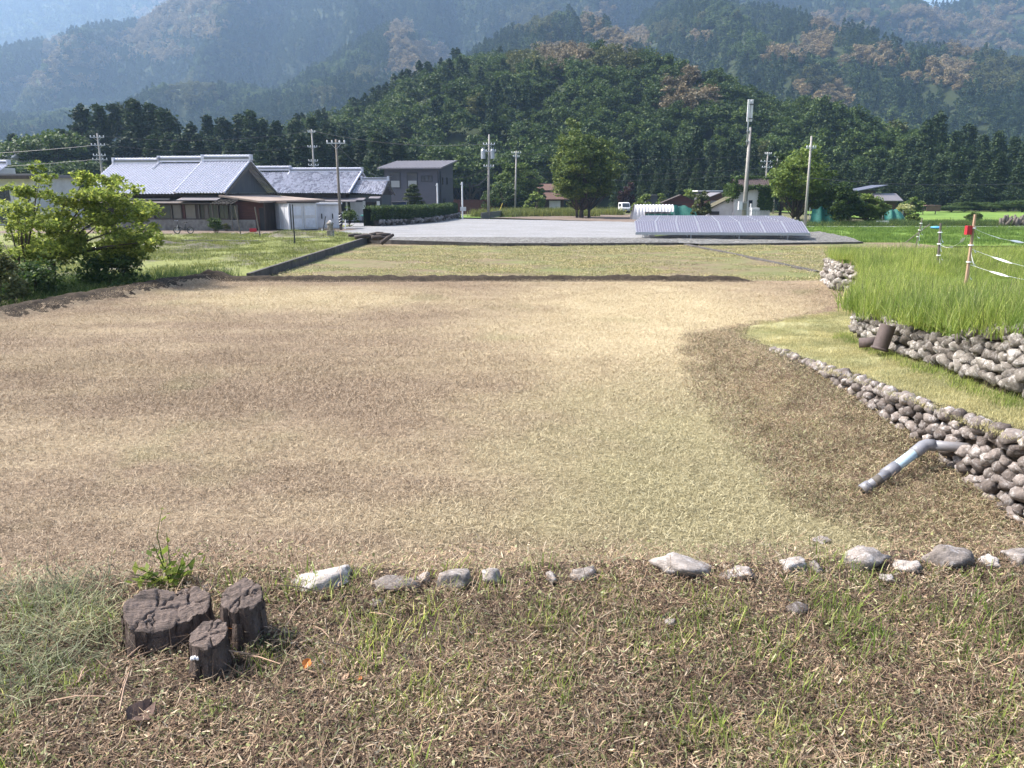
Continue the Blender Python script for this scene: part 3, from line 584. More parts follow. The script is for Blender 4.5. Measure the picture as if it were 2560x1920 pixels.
def trunk_mb(H, r0, top=.9, seed=0, branches=None, bend=.03):
    r = random.Random(seed); m = MB(); P = [Vector((r.uniform(-1, 1) * bend * H * (k / 6), r.uniform(-1, 1) * bend * H * (k / 6), -.3 + (H * top + .3) * k / 6)) for k in range(7)]
    m.tube(P, [r0 * (1.25 if k == 0 else 1 - .14 * k) for k in range(7)], 8)
    for c in (branches if branches is not None else []):
        c = Vector(c); k = min(6, max(1, int(6 * min(1, c.z / H * .62)))); a = P[k]; mid = a.lerp(c, .5) + Vector((0, 0, -.06 * (c - a).length))
        m.tube([a, mid, c], [r0 * .42 * (1 - .08 * k), r0 * .25, r0 * .07], 6)
    return m
def tree(name, label, loc, crown_me, trunk_me, rz=0, sc=(1, 1, 1), group=None):
    t = thing(name, label, 'tree', loc, rz, group); t.scale = sc; link('crown', crown_me, t); link('trunk', trunk_me, t); return t
# conifer stock, unit height 20 m
CON = []
for k in range(7):
    V_, F_ = conifer_geo(100 + k, 20, (3.0, 3.4, 2.7, 3.7, 3.2, 2.9, 3.5)[k], 190, 30, .70, .04, (.75, .68, .82, .6, .72, .7, .66)[k])
    CON.append((np_mesh('crown', V_, F_, M['cedar']), trunk_mb(20, .26, .93, k).mesh('trunk', M['bark'], True)))
BRD = []
for k in range(5):
    V_, F_, C_ = broad_geo(200 + k, 10, 4.3, 85, 62, .50, .16, .55)
    BRD.append([np_mesh('crown', V_, F_, M['broad']), trunk_mb(10, .24, .62, k, C_[::6]).mesh('trunk', M['bark'], True), (V_, F_)])
def recrown(k, mat): return np_mesh('crown', BRD[k][2][0], BRD[k][2][1], mat)
BRL = [recrown(k, M['light']) for k in range(3)]
WHERE = [(60, 'at the left frame edge'), (140, 'above the plaster house'), (230, 'left of the four-arm pole'), (330, 'above the left end of the farmhouse ridge'), (450, 'above the middle of the farmhouse ridge'), (560, 'above the raised farmhouse ridge end'), (650, 'above the farmhouse gable'), (760, 'above the second tiled roof'), (860, 'between the two poles by the second roof'), (960, 'left of the dark house'), (1120, 'above the dark house'), (1230, 'left of the transformer pole'), (1300, 'between transformer pole and slim pole'), (1400, 'left of the big tree'), (1600, 'right of the big tree'), (1700, 'above the greenhouse tunnel'), (1790, 'above the red barn'), (1860, 'just left of the mast'), (1950, 'just right of the mast'), (2060, 'above the leaning pole'), (2160, 'right of the leaning pole'), (2270, 'above the huts at right'), (2360, 'left end of the right stand'), (2460, 'above the far paddy shrub'), (9999, 'at the right frame edge')]
def stand(px, top, Y, k, label, group, wd=1.0, z0=-.1, con=True, crown=None):
    label += ', ' + next(b_ for a_, b_ in WHERE if px < a_)
    p = D(px, top, Y); h = p.z - z0; st = CON[k % 7] if con else BRD[k % 5]; s = h / (20 if con else 10.0)
    s2 = s * wd if con else wd
    return tree('conifer_tree' if con else 'broadleaf_tree', label, (p.x, Y, z0), crown or st[0], st[1], random.random() * 6.28, (s2, s2, s), group)
# row of conifers behind the tiled farmhouses, left half
tops = [(30, 338), (200, 268), (243, 265), (288, 262), (331, 250), (372, 263), (408, 276), (436, 302), (476, 312), (516, 292), (556, 296), (596, 287), (624, 280), (652, 300), (690, 306), (735, 302), (778, 296), (818, 302), (858, 320), (898, 327)]
for i, (px, tp) in enumerate(tops):
    big = 180 < px < 420
    stand(px, tp, (150 if big else 165) + (i * 7) % 14, i, 'tall conifer of the high dark clump' if big else 'tall dark conifer of the rear row', 'high conifer clump at left' if big else 'conifer row behind the tiled houses', 1.25 if big else 1.15)
for i, px in enumerate(range(150, 1010, 38)):
    stand(px + random.uniform(-8, 8), 345 + random.uniform(-18, 25), 138 + (i * 5) % 13, i + 3, 'shorter dark conifer of the front row', 'front conifer row at left', 1.45)
for px, tp, Y in ((45, 345, 128), (95, 330, 132), (140, 322, 136), (20, 400, 112), (75, 410, 110), (175, 400, 122)):
    stand(px, tp, Y, px, 'leafy mid-green tree below the high conifers', 'leafy trees at far left', 1.15, con=False)
# middle: dense foot of the wooded hill
for i, px in enumerate(range(930, 1400, 34)):
    stand(px + random.uniform(-8, 8), 372 + random.uniform(-25, 25) - .03 * abs(px - 1150), 170 + (i * 11) % 25, i, 'leafy tree at the central hill foot', 'leafy trees at hill foot, centre', 1.5, con=False)
for i, px in enumerate(range(1560, 2080, 27)):
    stand(px + random.uniform(-7, 7), 345 + random.uniform(-28, 22) + (30 if px > 1900 else 0), 165 + (i * 9) % 26, i, 'tall pointed cedar behind the barns', 'cedars behind the barns', 1.05)
for i, px in enumerate(range(1545, 1960, 33)):
    stand(px, 425 + random.uniform(-15, 15), 148 + (i * 7) % 10, i + 2, 'lower pointed cedar before the tall ones', 'lower cedars behind the barns', 1.2)
rt = [(2040, 400), (2085, 385), (2120, 372), (2160, 368), (2200, 385), (2240, 372), (2280, 345), (2320, 305), (2350, 285), (2390, 330), (2425, 312), (2462, 338), (2500, 330), (2540, 345), (2580, 330)]
for i, (px, tp) in enumerate(rt):
    stand(px, tp, 190 + (i * 13) % 22, i, 'tall conifer of the dark right stand' if px > 2270 else 'conifer in the dip of the tree line', 'conifer stand at right', 1.1)
for i, px in enumerate(range(2040, 2600, 36)):
    stand(px + random.uniform(-8, 8), 400 + random.uniform(-22, 22), 165 + (i * 9) % 14, i + 1, 'dark conifer of the lower right row', 'lower conifers at right', 1.45)
for i, px in enumerate(range(2380, 2590, 36)):
    stand(px, 512 - (px - 2380) * .09 + random.uniform(-6, 6), 140 + (i * 5) % 12, i, 'rounded shrub along the far paddy edge', 'shrubs beyond the far paddy', .75, con=False)

# ------------------------------------------------------------------ hills and forest
FAR = []
for k in range(4):
    V_, F_ = conifer_geo(300 + k, 12, 2.6, 46, 18, .85, .05, .7); FAR.append(np_mesh('far_cedar', V_, F_, M['fcedar']))
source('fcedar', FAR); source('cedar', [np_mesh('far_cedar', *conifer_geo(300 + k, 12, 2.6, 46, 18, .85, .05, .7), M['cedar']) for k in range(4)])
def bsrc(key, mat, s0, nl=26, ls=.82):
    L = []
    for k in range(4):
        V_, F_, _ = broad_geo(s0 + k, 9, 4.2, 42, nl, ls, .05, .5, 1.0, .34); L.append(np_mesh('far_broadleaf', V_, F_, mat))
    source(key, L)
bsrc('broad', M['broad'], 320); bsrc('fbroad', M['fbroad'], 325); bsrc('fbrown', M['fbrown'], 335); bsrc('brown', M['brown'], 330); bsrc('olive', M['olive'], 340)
def hill(name, sil, Yr, Yb, th, relief, seed, label, nu=160, nv=60, xs=1.0, prof=1.0, foot=0.0):
    sil = np.array(sil, dtype=float); t = np.linspace(sil[0, 0], sil[-1, 0], nu); py = np.interp(t, sil[:, 0], sil[:, 1])
    ker = np.array([1, 2, 3, 2, 1]) / 9; py[2:-2] = np.convolve(py, ker, 'same')[2:-2]
    Rg = np.array([D(a, b, Yr) for a, b in zip(t, py)]); Rg[:, 2] -= th
    v = np.concatenate([np.linspace(0, 1, nv), np.linspace(1, 1.6, 14)[1:]])
    U, Vv = np.meshgrid(np.arange(nu), v); X = Rg[U, 0]; zr = Rg[U, 2]; Y = Yb + (Yr - Yb) * Vv; X = X * (xs + (1 - xs) * Vv)
    pr = np.where(Vv <= 1, Vv ** prof, 1 - (Vv - 1) * .9)
    sp = 1 - np.abs(fbm(X / relief[1], Y / (relief[1] * 3.2), seed, 3)) * 2.2
    amp = relief[0] * np.sin(np.pi * np.clip(Vv, 0, 1)) ** .8
    Z = foot + (zr - foot) * pr + amp * sp + relief[0] * .25 * fbm(X / (relief[1] * .35), Y / (relief[1] * .35), seed + 5) * np.sin(np.pi * np.clip(Vv, 0, 1))
    Z = np.minimum(Z, CAMZ + (zr - CAMZ) / Yr * Y * np.where(Vv < 1, 1 - .0 * Vv, 10)) if True else Z
    Z = np.where(Vv <= 1, np.minimum(Z, (CAMZ + (zr - CAMZ) * Y / Yr) - 1.5 * (1 - Vv)), Z); Z = np.maximum(Z, -.5 + .3 * np.maximum(0, zr) * np.minimum(Vv, 1) * np.where(Vv <= 1, 1, 0))
    P = np.stack([X, Y, Z], -1); n = nu; i, j = np.meshgrid(np.arange(n - 1), np.arange(len(v) - 1)); q = (j * n + i).ravel()
    o = link(name, np_mesh(name, P.reshape(-1, 3), np.stack([q, q + 1, q + n + 1, q + n], 1), M['floor'], True)); tag(o, label, None, None, 'structure')
    return P
def cover(P, spacing, nvis):                         # points spread evenly over a hill sheet
    a = P[:-1, :-1]; b = P[:-1, 1:]; c = P[1:, :-1]; ar = np.linalg.norm(np.cross(b - a, c - a), axis=-1); ar[nvis:] = 0
    n = int(ar.sum() / spacing ** 2); pr = (ar / ar.sum()).ravel(); k = rng.choice(len(pr), n, p=pr); w_ = a.shape[1]; j, i = k // w_, k % w_
    u = rng.random((n, 1)); v = rng.random((n, 1)); return P[j, i] * (1 - u) * (1 - v) + P[j, i + 1] * u * (1 - v) + P[j + 1, i] * (1 - u) * v + P[j + 1, i + 1] * u * v
PATCH = [(1390, 165, 75, 45, 'brown'), (1545, 190, 60, 25, 'olive'), (1740, 285, 100, 40, 'brown'), (1700, 240, 45, 20, 'brown'), (1330, 195, 60, 30, 'olive'), (2060, 255, 95, 45, 'brown'), (2030, 215, 50, 25, 'olive'),
         (1000, 95, 34, 55, 'brown'), (1025, 165, 60, 70, 'brown'), (1075, 150, 50, 50, 'brown'), (440, 60, 100, 60, 'brown'), (500, 20, 130, 50, 'brown'), (380, 120, 110, 45, 'brown'), (180, 170, 80, 60, 'brown'), (220, 150, 60, 30, 'brown'), (120, 220, 130, 35, 'brown'), (60, 245, 80, 22, 'olive'),
         (600, 145, 60, 28, 'olive'), (580, 35, 50, 20, 'olive'), (480, 240, 80, 35, 'olive'), (660, 60, 60, 20, 'olive'), (1500, 60, 45, 40, 'brown'), (1560, 110, 70, 40, 'brown'), (1330, 60, 70, 45, 'olive'), (1690, 85, 70, 18, 'olive'), (1745, 105, 50, 14, 'brown'), (2040, 110, 60, 16, 'brown'), (1990, 150, 90, 18, 'brown'), (2200, 160, 90, 30, 'brown'),
         (2420, 120, 130, 30, 'brown'), (2380, 200, 110, 40, 'brown'), (2300, 60, 120, 40, 'brown'), (2490, 60, 70, 50, 'brown'), (2500, 200, 80, 60, 'olive'), (2120, 60, 90, 26, 'brown'), (820, 250, 40, 18, 'olive'), (900, 200, 40, 18, 'olive')]
def forest(name, P, spacing, scale, nvis, label, shii=0.0, sq=1.0, broad=.35, far=True):
    p = cover(P, spacing, nvis); px, py = PXA(p); ok = (px > -650) & (px < 3100); p, px, py = p[ok], px[ok], py[ok]; n = len(p)
    nz = fbm(p[:, 0] / (spacing * 9), p[:, 1] / (spacing * 9), 77)
    cl = np.where(nz + rng.normal(0, .10, n) > .45 - broad, 1, 0)
    wob = fbm(px / 40, py / 26, 5) * 1.3 + rng.normal(0, .10, n)
    for a, b, rx, ry, kd in PATCH:
        d = ((px - a) / rx) ** 2 + ((py - b) / ry) ** 2 + wob; cl[d < .9] = 2 if kd == 'brown' else 3
    cl[(rng.random(n) < shii) & (cl < 2)] = 3
    for k, key in enumerate(('cedar', 'broad', 'brown', 'olive')):
        m = cl == k
        if m.sum() < 3: continue
        q = p[m].copy(); q[:, 2] -= .6
        nm = {'cedar': 'conifer_wood', 'broad': 'leafy_wood', 'brown': 'flowering_wood', 'olive': 'olive_wood'}[key]
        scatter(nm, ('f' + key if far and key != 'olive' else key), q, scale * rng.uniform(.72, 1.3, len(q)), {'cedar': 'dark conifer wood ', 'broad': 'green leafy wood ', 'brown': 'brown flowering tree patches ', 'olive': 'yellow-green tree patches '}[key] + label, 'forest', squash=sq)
HA = hill('wooded_hill', [(780, 400), (860, 345), (940, 280), (1000, 240), (1060, 198), (1120, 162), (1180, 142), (1250, 130), (1350, 110), (1420, 104), (1500, 122), (1600, 154), (1680, 196), (1760, 240), (1830, 280), (1900, 316), (1970, 350), (2040, 376), (2120, 398), (2240, 420)], 380, 185, 8, (11, 50), 3, 'round dark wooded hill in the centre', prof=.85)
forest('a', HA, 4.9, .80, 62, 'on the round central hill', .012, 1.0, .75, False)
HB = hill('wooded_spur', [(940, 330), (1000, 280), (1080, 215), (1150, 150), (1220, 100), (1270, 65), (1330, 40), (1430, 15), (1500, 40), (1560, 90), (1640, 140), (1750, 200), (1850, 270)], 800, 450, 10, (22, 60), 11, 'wooded spur behind the central hill', 100, 40)
forest('b', HB, 7.2, .98, 42, 'on the spur behind the central hill', .03, 1, .3)
HD = hill('long_ridge', [(1380, 330), (1450, 240), (1520, 140), (1600, 40), (1680, -30), (1740, -12), (1830, 15), (1900, 55), (1974, 87), (2090, 112), (2206, 168), (2322, 214), (2495, 255), (2560, 312), (2700, 370), (2900, 420)], 1050, 450, 10, (42, 120), 21, 'long wooded ridge falling to the right', 150, 60)
forest('d', HD, 7.2, .96, 62, 'on the long right-hand ridge', .02, 1, .2)
HC = hill('main_mountain', [(-1000, 420), (-700, 380), (-420, 320), (-250, 250), (-100, 180), (0, 135), (90, 110), (180, 82), (260, 62), (350, 45), (420, 0), (520, -40), (700, -62), (1000, -70), (1300, -72), (1600, -66), (1750, -40), (1850, 10), (1950, 90), (2050, 190), (2150, 300)], 1500, 1040, 12, (90, 190), 31, 'large hazy wooded mountain', 200, 70, .9)
forest('c', HC, 8.2, 1.12, 72, 'on the large hazy mountain', .006, 1, .05)
HG_ = hill('lower_spur', [(-800, 400), (-300, 340), (-100, 312), (0, 292), (150, 266), (330, 250), (430, 226), (560, 196), (680, 214), (800, 262), (950, 335)], 980, 620, 10, (30, 110), 61, 'lower wooded spur at left', 110, 40)
forest('g', HG_, 6.8, .92, 42, 'on the lower left spur', .03, 1, .35)
HH = hill('brown_spur', [(700, 330), (780, 236), (860, 150), (930, 84), (985, 46), (1030, 66), (1090, 128), (1160, 196), (1260, 290)], 1150, 560, 11, (24, 90), 71, 'spur with brown flowering woods left of the central hill', 90, 40)
forest('h', HH, 7.4, 1.0, 42, 'on the brown-wooded spur', .01, 1, .15)
HE = hill('right_mountain', [(1650, -40), (1900, -62), (2100, -50), (2230, -14), (2290, 2), (2340, 8), (2385, 3), (2450, -30), (2560, -62), (2800, -70), (3100, -60)], 1600, 1080, 12, (90, 160), 41, 'hazy mountain at the right with brown woods', 130, 50)
forest('e', HE, 8.6, 1.15, 52, 'on the hazy right mountain', .05, 1, .3)
HF = hill('distant_mountain', [(-1300, -20), (-600, -30), (-200, -35), (0, -40), (200, -45), (450, -50), (900, -50)], 2700, 1900, 10, (50, 260), 51, 'pale blue mountain far behind at top left', 70, 40)
forest('f', HF, 17, 2.1, 42, 'on the pale far-left mountain', 0, 1, .1)
# strip of wood on the flat behind the tree rows, so the rows stand against more trees
n = 1900; q = np.stack([rng.uniform(-330, 360, n), rng.uniform(188, 420, n), np.full(n, -.3)], 1); px, py = PXA(q); q = q[((px < 1000) | (px > 1900)) & (px > -700) & (px < 3100)]
scatter('conifer_wood', 'cedar', q, rng.uniform(.9, 1.25, len(q)), 'dark wood on the valley floor behind the tree rows', 'forest')
# ================================================================== BUILDINGS
def tiles(m, e0, e1, r0, r1, cols, rows, amp=.085, step=.06, mi=0):
    """wavy pantile surface between an eave line and a ridge line"""
    e0, e1, r0, r1 = [np.array(p, dtype=float) for p in (e0, e1, r0, r1)]
    n = np.cross(e1 - e0, r0 - e0); n /= np.linalg.norm(n)
    if n[2] < 0: n = -n
    wv = np.array([0, .55, 1, .6]); ncol = cols * 4; u = np.linspace(0, 1, ncol + 1); wave = np.tile(wv, cols + 1)[:ncol + 1] * amp
    for k in range(rows):
        V_ = []
        for v, lift in ((k / rows, step), ((k + 1.02) / rows, 0)):
            P = (e0 * (1 - v) + r0 * v)[None] * (1 - u)[:, None] + (e1 * (1 - v) + r1 * v)[None] * u[:, None] + n[None] * (wave + lift)[:, None]; V_ += list(P)
        lo = V_[:ncol + 1]; V_ += [p - n * .05 for p in lo]; N = ncol + 1
        m.add(V_, [(i, i + 1, N + i + 1, N + i) for i in range(ncol)] + [(2 * N + i, 2 * N + i + 1, i + 1, i) for i in range(ncol)], mi)
def ridge_stack(name, a, b, par, mat, h=.42, w=.26):
    a, b = Vector(a), Vector(b); d = (b - a).normalized(); m = MB(); L = (b - a).length; c = (a + b) / 2; ang = math.atan2(d.y, d.x)
    for k, (ww, zz, hh) in enumerate(((w * 1.5, .07, .14), (w * 1.15, .185, .09), (w * 1.25, .25, .04), (w * .95, .315, .09))): m.box((c.x, c.y, c.z + zz), (L, ww, hh), ang)
    m.tube([a + Vector((0, 0, h - .03)), b + Vector((0, 0, h - .03))], w * .42, 8)
    k = 0.0
    while k < L: m.tube([a + d * k + Vector((0, 0, h - .03)), a + d * (k + .07) + Vector((0, 0, h - .03))], w * .5, 8); k += .3
    for e in (a, b): m.box((e.x, e.y, e.z + .28), (.16, w * 1.9, .5), ang)
    for zz in (.145, .228, .275): m.box((c.x, c.y, c.z + zz), (L, w * 1.6, .022), ang, 1)
    return m.build(name, [mat, M['dmetal']], par)
def window(par, c, w, h, ax='x', frame=None, glass=None, dpt=.06, fr=.05, mull=1, name='window'):
    """frame of four bars standing in the wall plane, pane set back, as a part with a sub-part"""
    c = Vector(c); ux = Vector((1, 0, 0)) if ax == 'x' else Vector((0, 1, 0)); m = MB()
    def bar(o, a, b):
        sz = (a, dpt, b) if ax == 'x' else (dpt, a, b); m.box(c + o, sz)
    bar(Vector((0, 0, h / 2 - fr / 2)), w, fr); bar(Vector((0, 0, -h / 2 + fr / 2)), w, fr)
    for s in (-1, 1): bar(ux * s * (w / 2 - fr / 2), fr, h - 2 * fr)
    for k in range(1, mull): bar(ux * (-w / 2 + w * k / mull), fr * .8, h - 2 * fr)
    f = m.build(name, frame or M['dmetal'], par); g = MB(); g.box(c, (w - fr, dpt * .35, h - fr) if ax == 'x' else (dpt * .35, w - fr, h - fr)); g.build('pane', glass or M['glass'], f); return f
def part(par, name, mat, *boxes, bevel=0):
    m = MB()
    for b in boxes: m.box(*b)
    return m.build(name, mat, par, False, bevel)

# ---- farmhouse with the stepped silver roof
E1 = D(564, 487, 63); H1 = thing('farmhouse', 'old single-storey farmhouse with stepped silver tiled roof and grey gable', 'house', (E1.x, E1.y, .38), R(-6))
ez, rz_, hd = 2.85, 5.45, 5.2
rf = MB(); tiles(rf, (-12.6, 0, ez), (-4.15, 0, ez), (-12.6, hd, rz_), (-4.15, hd, rz_), 31, 23); tiles(rf, (-4.3, -.1, ez + .07), (0, -.1, ez + .07), (-4.3, hd, rz_ + .16), (0, hd, rz_ + .16), 16, 23)
tiles(rf, (-12.6, 2 * hd, ez), (-4.15, 2 * hd, ez), (-12.6, hd, rz_), (-4.15, hd, rz_), 31, 12); tiles(rf, (-4.3, 2 * hd, ez + .07), (0, 2 * hd, ez + .07), (-4.3, hd, rz_ + .16), (0, hd, rz_ + .16), 16, 12)
rf1 = rf.build('roof', M['tile'], H1)
ridge_stack('ridge', (-12.5, hd, rz_), (-8.3, hd, rz_), rf1, M['tile']); ridge_stack('ridge', (-8.3, hd, rz_ + .14), (-4.2, hd, rz_ + .14), rf1, M['tile']); ridge_stack('ridge', (-4.3, hd, rz_ + .22), (.02, hd, rz_ + .22), rf1, M['tile'])
def verge(x, z0, z1, y0, y1, r=.075):
    m = MB(); n = 16
    m.tube([(x, y0, z0 + .06), (x, y1, z1 + .06)], r, 8)
    for k in range(n):
        t = k / n; m.tube([(x, y0 + (y1 - y0) * t, z0 + (z1 - z0) * t + .07), (x, y0 + (y1 - y0) * (t + .25 / n), z0 + (z1 - z0) * (t + .25 / n) + .07)], r * 1.3, 8)
    m.build('verge_tiles', M['tile'], rf1)
verge(-12.5, ez, rz_, 0, hd); verge(-4.3, ez + .1, rz_ + .18, -.1, hd); verge(-.08, ez + .1, rz_ + .18, -.1, hd); verge(-.08, ez + .1, rz_ + .18, 2 * hd, hd); verge(-8.3, rz_ - .52, rz_ + .05, hd - 1.15, hd)
m = MB()
for s in (0, 1):                                    # bargeboards of the right gable
    y0 = -.1 if s == 0 else 2 * hd + .1
    m.prism([(0, y0, ez - .12), (0, y0, ez + .06), (0, hd, rz_ + .12), (0, hd, rz_ - .18)], (.06, 0, 0))
m.build('bargeboard', M['fade'], rf1)
m = MB(); m.prism([(-.62, .7, ez + .1), (-.62, 2 * hd - .7, ez + .1), (-.62, hd, rz_ - .12)], (-.1, 0, 0)); m.build('gable_panel', M['gable'], H1)
part(H1, 'gable_sill', M['conc'], ((-.5, hd, ez + .12), (.2, 7.6, .08)))
part(H1, 'wall', M['wood'], ((-6.6, hd, 1.45), (11.9, 8.9, 2.9)))
part(H1, 'eave_soffit', M['wood'], ((-6.3, .62, ez - .10), (12.2, 1.1, .06)))
part(H1, 'gutter', M['gmetal'], ((-8.6, -.12, ez - .36), (7.8, .10, .10)))
m = MB(); m.prism([(-12.9, .95, 2.52), (-12.9, -.75, 2.20), (-12.9, -.75, 2.14), (-12.9, .95, 2.44)], (13.3, 0, 0)); m.build('pent_roof', M['pent'], H1)
m = MB(); m.prism([(-3.7, .2, 2.68), (-3.7, -.95, 2.44), (-3.7, -.95, 2.38), (-3.7, .2, 2.60)], (3.4, 0, 0)); m.build('awning', M['gmetal'], H1)
part(H1, 'base_wall', M['conc'], ((-5.2, -.35, .44), (15.4, .16, .88)))
part(H1, 'veranda_rail', M['wood'], ((-6.2, -.36, .93), (13.2, .12, .08)), ((-6.2, -.36, 2.10), (13.2, .12, .10)))
for px in (332, 357, 379, 427, 452, 499, 548, 598):
    part(H1, 'post', M['fade'], (((px - 566) * .0325, -.36, 1.5), (.09, .10, 1.10)))
for a, b, k in ((290, 330, 'glass'), (336, 345, 'wood'), (345, 355, 'shoji'), (361, 377, 'shoji'), (382, 424, 'glass'), (430, 450, 'shoji'), (454, 461, 'redwood'), (463, 488, 'shoji'), (489, 497, 'wood'), (502, 512, 'glass'), (512, 522, 'fade'), (523, 546, 'glass'), (551, 574, 'glass'), (576, 596, 'glass')):
    x0, x1 = (a - 566) * .0325, (b - 566) * .0325
    if k == 'glass': window(H1, ((x0 + x1) / 2, -.30, 1.5), x1 - x0, 1.1, 'x', M['wood'], M['glass'], .05, .04, 2)
    else: part(H1, 'panel', M[k], (((x0 + x1) / 2, -.29, 1.5), (x1 - x0, .04, 1.12)))
part(H1, 'veranda_floor', M['wood'], ((-6.2, .2, .80), (13, 1.0, .06)))
# boarded lean-to at its right end
LT = thing('boarded_shed', 'red-brown boarded lean-to under a tan sheet-metal roof, right of the farmhouse gable', 'shed', H1.matrix_basis @ Vector((0, 0, 0)), R(-6))
m = MB(); m.add([(-.45, -.3, 2.82), (-.45, 8, 2.86), (5.4, 8.0, 2.42), (3.2, -.9, 2.36)], [(0, 1, 2, 3)]); m.add([(-.45, -.3, 2.77), (-.45, 8, 2.81), (5.4, 8.0, 2.37), (3.2, -.9, 2.31)], [(0, 3, 2, 1)])
m.add([(-.45, -.3, 2.82), (3.2, -.9, 2.36), (3.2, -.9, 2.22), (-.45, -.3, 2.68)], [(0, 3, 2, 1)]); m.add([(3.2, -.9, 2.36), (5.4, 8, 2.42), (5.4, 8, 2.28), (3.2, -.9, 2.22)], [(0, 3, 2, 1)]); m.build('roof', M['rust'], LT)
for k in range(11): part(LT, 'board', M['redwood'], ((1.95, .02 - .004 * (k % 2), .1 + .21 * k), (2.4, .04, .205)))
part(LT, 'wall', M['wood'], ((1.95, 3.6, 1.15), (2.4, 7.0, 2.2))); part(LT, 'corner_post', M['wood'], ((.72, -.04, 1.15), (.1, .1, 2.3)), ((3.16, -.04, 1.15), (.1, .1, 2.3)))
part(LT, 'dark_doorway', M['black'], ((2.95, -.03, .9), (.45, .03, 1.8)))
PG = thing('lattice_frame', 'weathered wooden lattice awning frame on thin posts by the boarded shed', 'trellis', H1.matrix_basis @ Vector((0, 0, 0)), R(-6))
for k in range(6): m = MB(); m.box((-.35 + .33 * k, -1.25, 2.28), (.05, 1.5, .05), 0, 0, R(13)); m.build('slat', M['fade'], PG)
for k in range(4): m = MB(); m.box((.48, -1.9 + .42 * k, 2.18 + .095 * k), (1.75, .05, .05)); m.build('cross_slat', M['fade'], PG)
for x in (-.3, 1.25): m = MB(); m.tube([(x, -1.85, 0), (x, -1.85, 2.15)], .04, 6); m.build('post', M['fade'], PG)

# ---- second tiled house
E2 = D(874, 484, 84); H2 = thing('tiled_house', 'second tiled house with mottled grey roof, white lower walls and porch', 'house', (E2.x, E2.y, .42), R(-6)); ez2 = 2.9; hd = 5.0; rz2 = 5.25
rf = MB(); tiles(rf, (-14.5, 0, ez2), (0, 0, ez2), (-14.5, hd, rz2), (0, hd, rz2), 52, 21); tiles(rf, (-14.5, 2 * hd, ez2), (0, 2 * hd, ez2), (-14.5, hd, rz2), (0, hd, rz2), 52, 8); rf2 = rf.build('roof', M['tile2'], H2)
ridge_stack('ridge', (-14.4, hd, rz2 + .2), (-8.4, hd, rz2 + .2), rf2, M['tile']); ridge_stack('ridge', (-8.4, hd, rz2), (0, hd, rz2), rf2, M['tile'])
m = MB(); m.tube([(-.08, 0, ez2 + .08), (-.08, hd, rz2 + .08)], .1, 8); m.tube([(-.08, 2 * hd, ez2 + .08), (-.08, hd, rz2 + .08)], .1, 8); m.tube([(-8.4, hd - .9, rz2 - .35), (-8.4, hd, rz2 + .1)], .09, 8); m.build('verge_tiles', M['tile'], rf2)
m = MB(); m.prism([(-.6, .6, ez2), (-.6, 2 * hd - .6, ez2), (-.6, hd, rz2 - .2)], (-.1, 0, 0)); m.build('gable_panel', M['wood'], H2)
part(H2, 'wall', M['wood'], ((-7.3, hd, 1.45), (13.2, 8.6, 2.86))); m = MB(); m.prism([(-14.4, .75, 2.45), (-14.4, -.7, 2.1), (-14.4, -.7, 2.02), (-14.4, .75, 2.36)], (15.2, 0, 0)); m.build('pent_roof', M['gmetal'], H2)
part(H2, 'lower_wall', M['white'], ((-1.6, .56, .5), (1.9, .12, .95))); window(H2, (-1.6, .55, 1.45), 1.9, .95, 'x', M['wood'], M['glass'], .08, .06, 2); part(H2, 'post', M['white'], ((-.55, .50, 1.0), (.14, .14, 2.0)))
part(H2, 'white_wall', M['white'], ((.3, 1.6, 1.0), (1.6, .12, 1.96))); part(H2, 'post', M['white'], ((1.15, 1.3, 1.05), (.26, .2, 2.1)), ((2.75, 1.25, 1.05), (.30, .2, 2.1)))
part(H2, 'door', M['wood'], ((1.95, 1.7, 1.0), (1.3, .08, 1.96))); window(H2, (2.1, 1.63, 1.0), .5, 1.8, 'x', M['wood'], M['glass'], .05, .04)
part(H2, 'porch_wall', M['gable'], ((1.2, 3.8, 1.4), (3.6, 4.1, 2.76)))
rf = MB(); tiles(rf, (-.4, 1.0, 2.95), (3.3, 1.0, 2.75), (-.4, 3.7, 4.3), (3.3, 3.7, 4.25), 13, 11); tiles(rf, (-.4, 6.4, 2.9), (3.3, 6.4, 2.75), (-.4, 3.7, 4.3), (3.3, 3.7, 4.25), 13, 8); pr = rf.build('porch_roof', M['tile2'], H2)
ridge_stack('ridge', (.3, 3.7, 4.28), (3.3, 3.7, 4.24), pr, M['tile'], .3, .2)
m = MB(); m.prism([(3.05, 1.5, 2.75), (3.05, 5.9, 2.75), (3.05, 3.7, 3.95)], (-.08, 0, 0)); m.build('porch_gable', M['wood'], H2)
m = MB(); m.prism([(3.28, .95, 2.62), (3.28, .95, 2.82), (3.28, 3.7, 4.2), (3.28, 3.7, 3.95)], (.06, 0, 0)); m.prism([(3.28, 6.45, 2.62), (3.28, 6.45, 2.82), (3.28, 3.7, 4.2), (3.28, 3.7, 3.95)], (.06, 0, 0)); m.build('bargeboard', M['fade'], pr)
m = MB(); m.prism([(.0, .6, 2.45), (.0, -.3, 2.25), (.0, -.3, 2.17), (.0, .6, 2.37)], (1.6, 0, 0)); m.prism([(2.0, .9, 2.6), (2.0, .1, 2.42), (2.0, .1, 2.34), (2.0, .9, 2.52)], (1.2, 0, 0)); m.build('porch_eaves', M['gmetal'], H2)
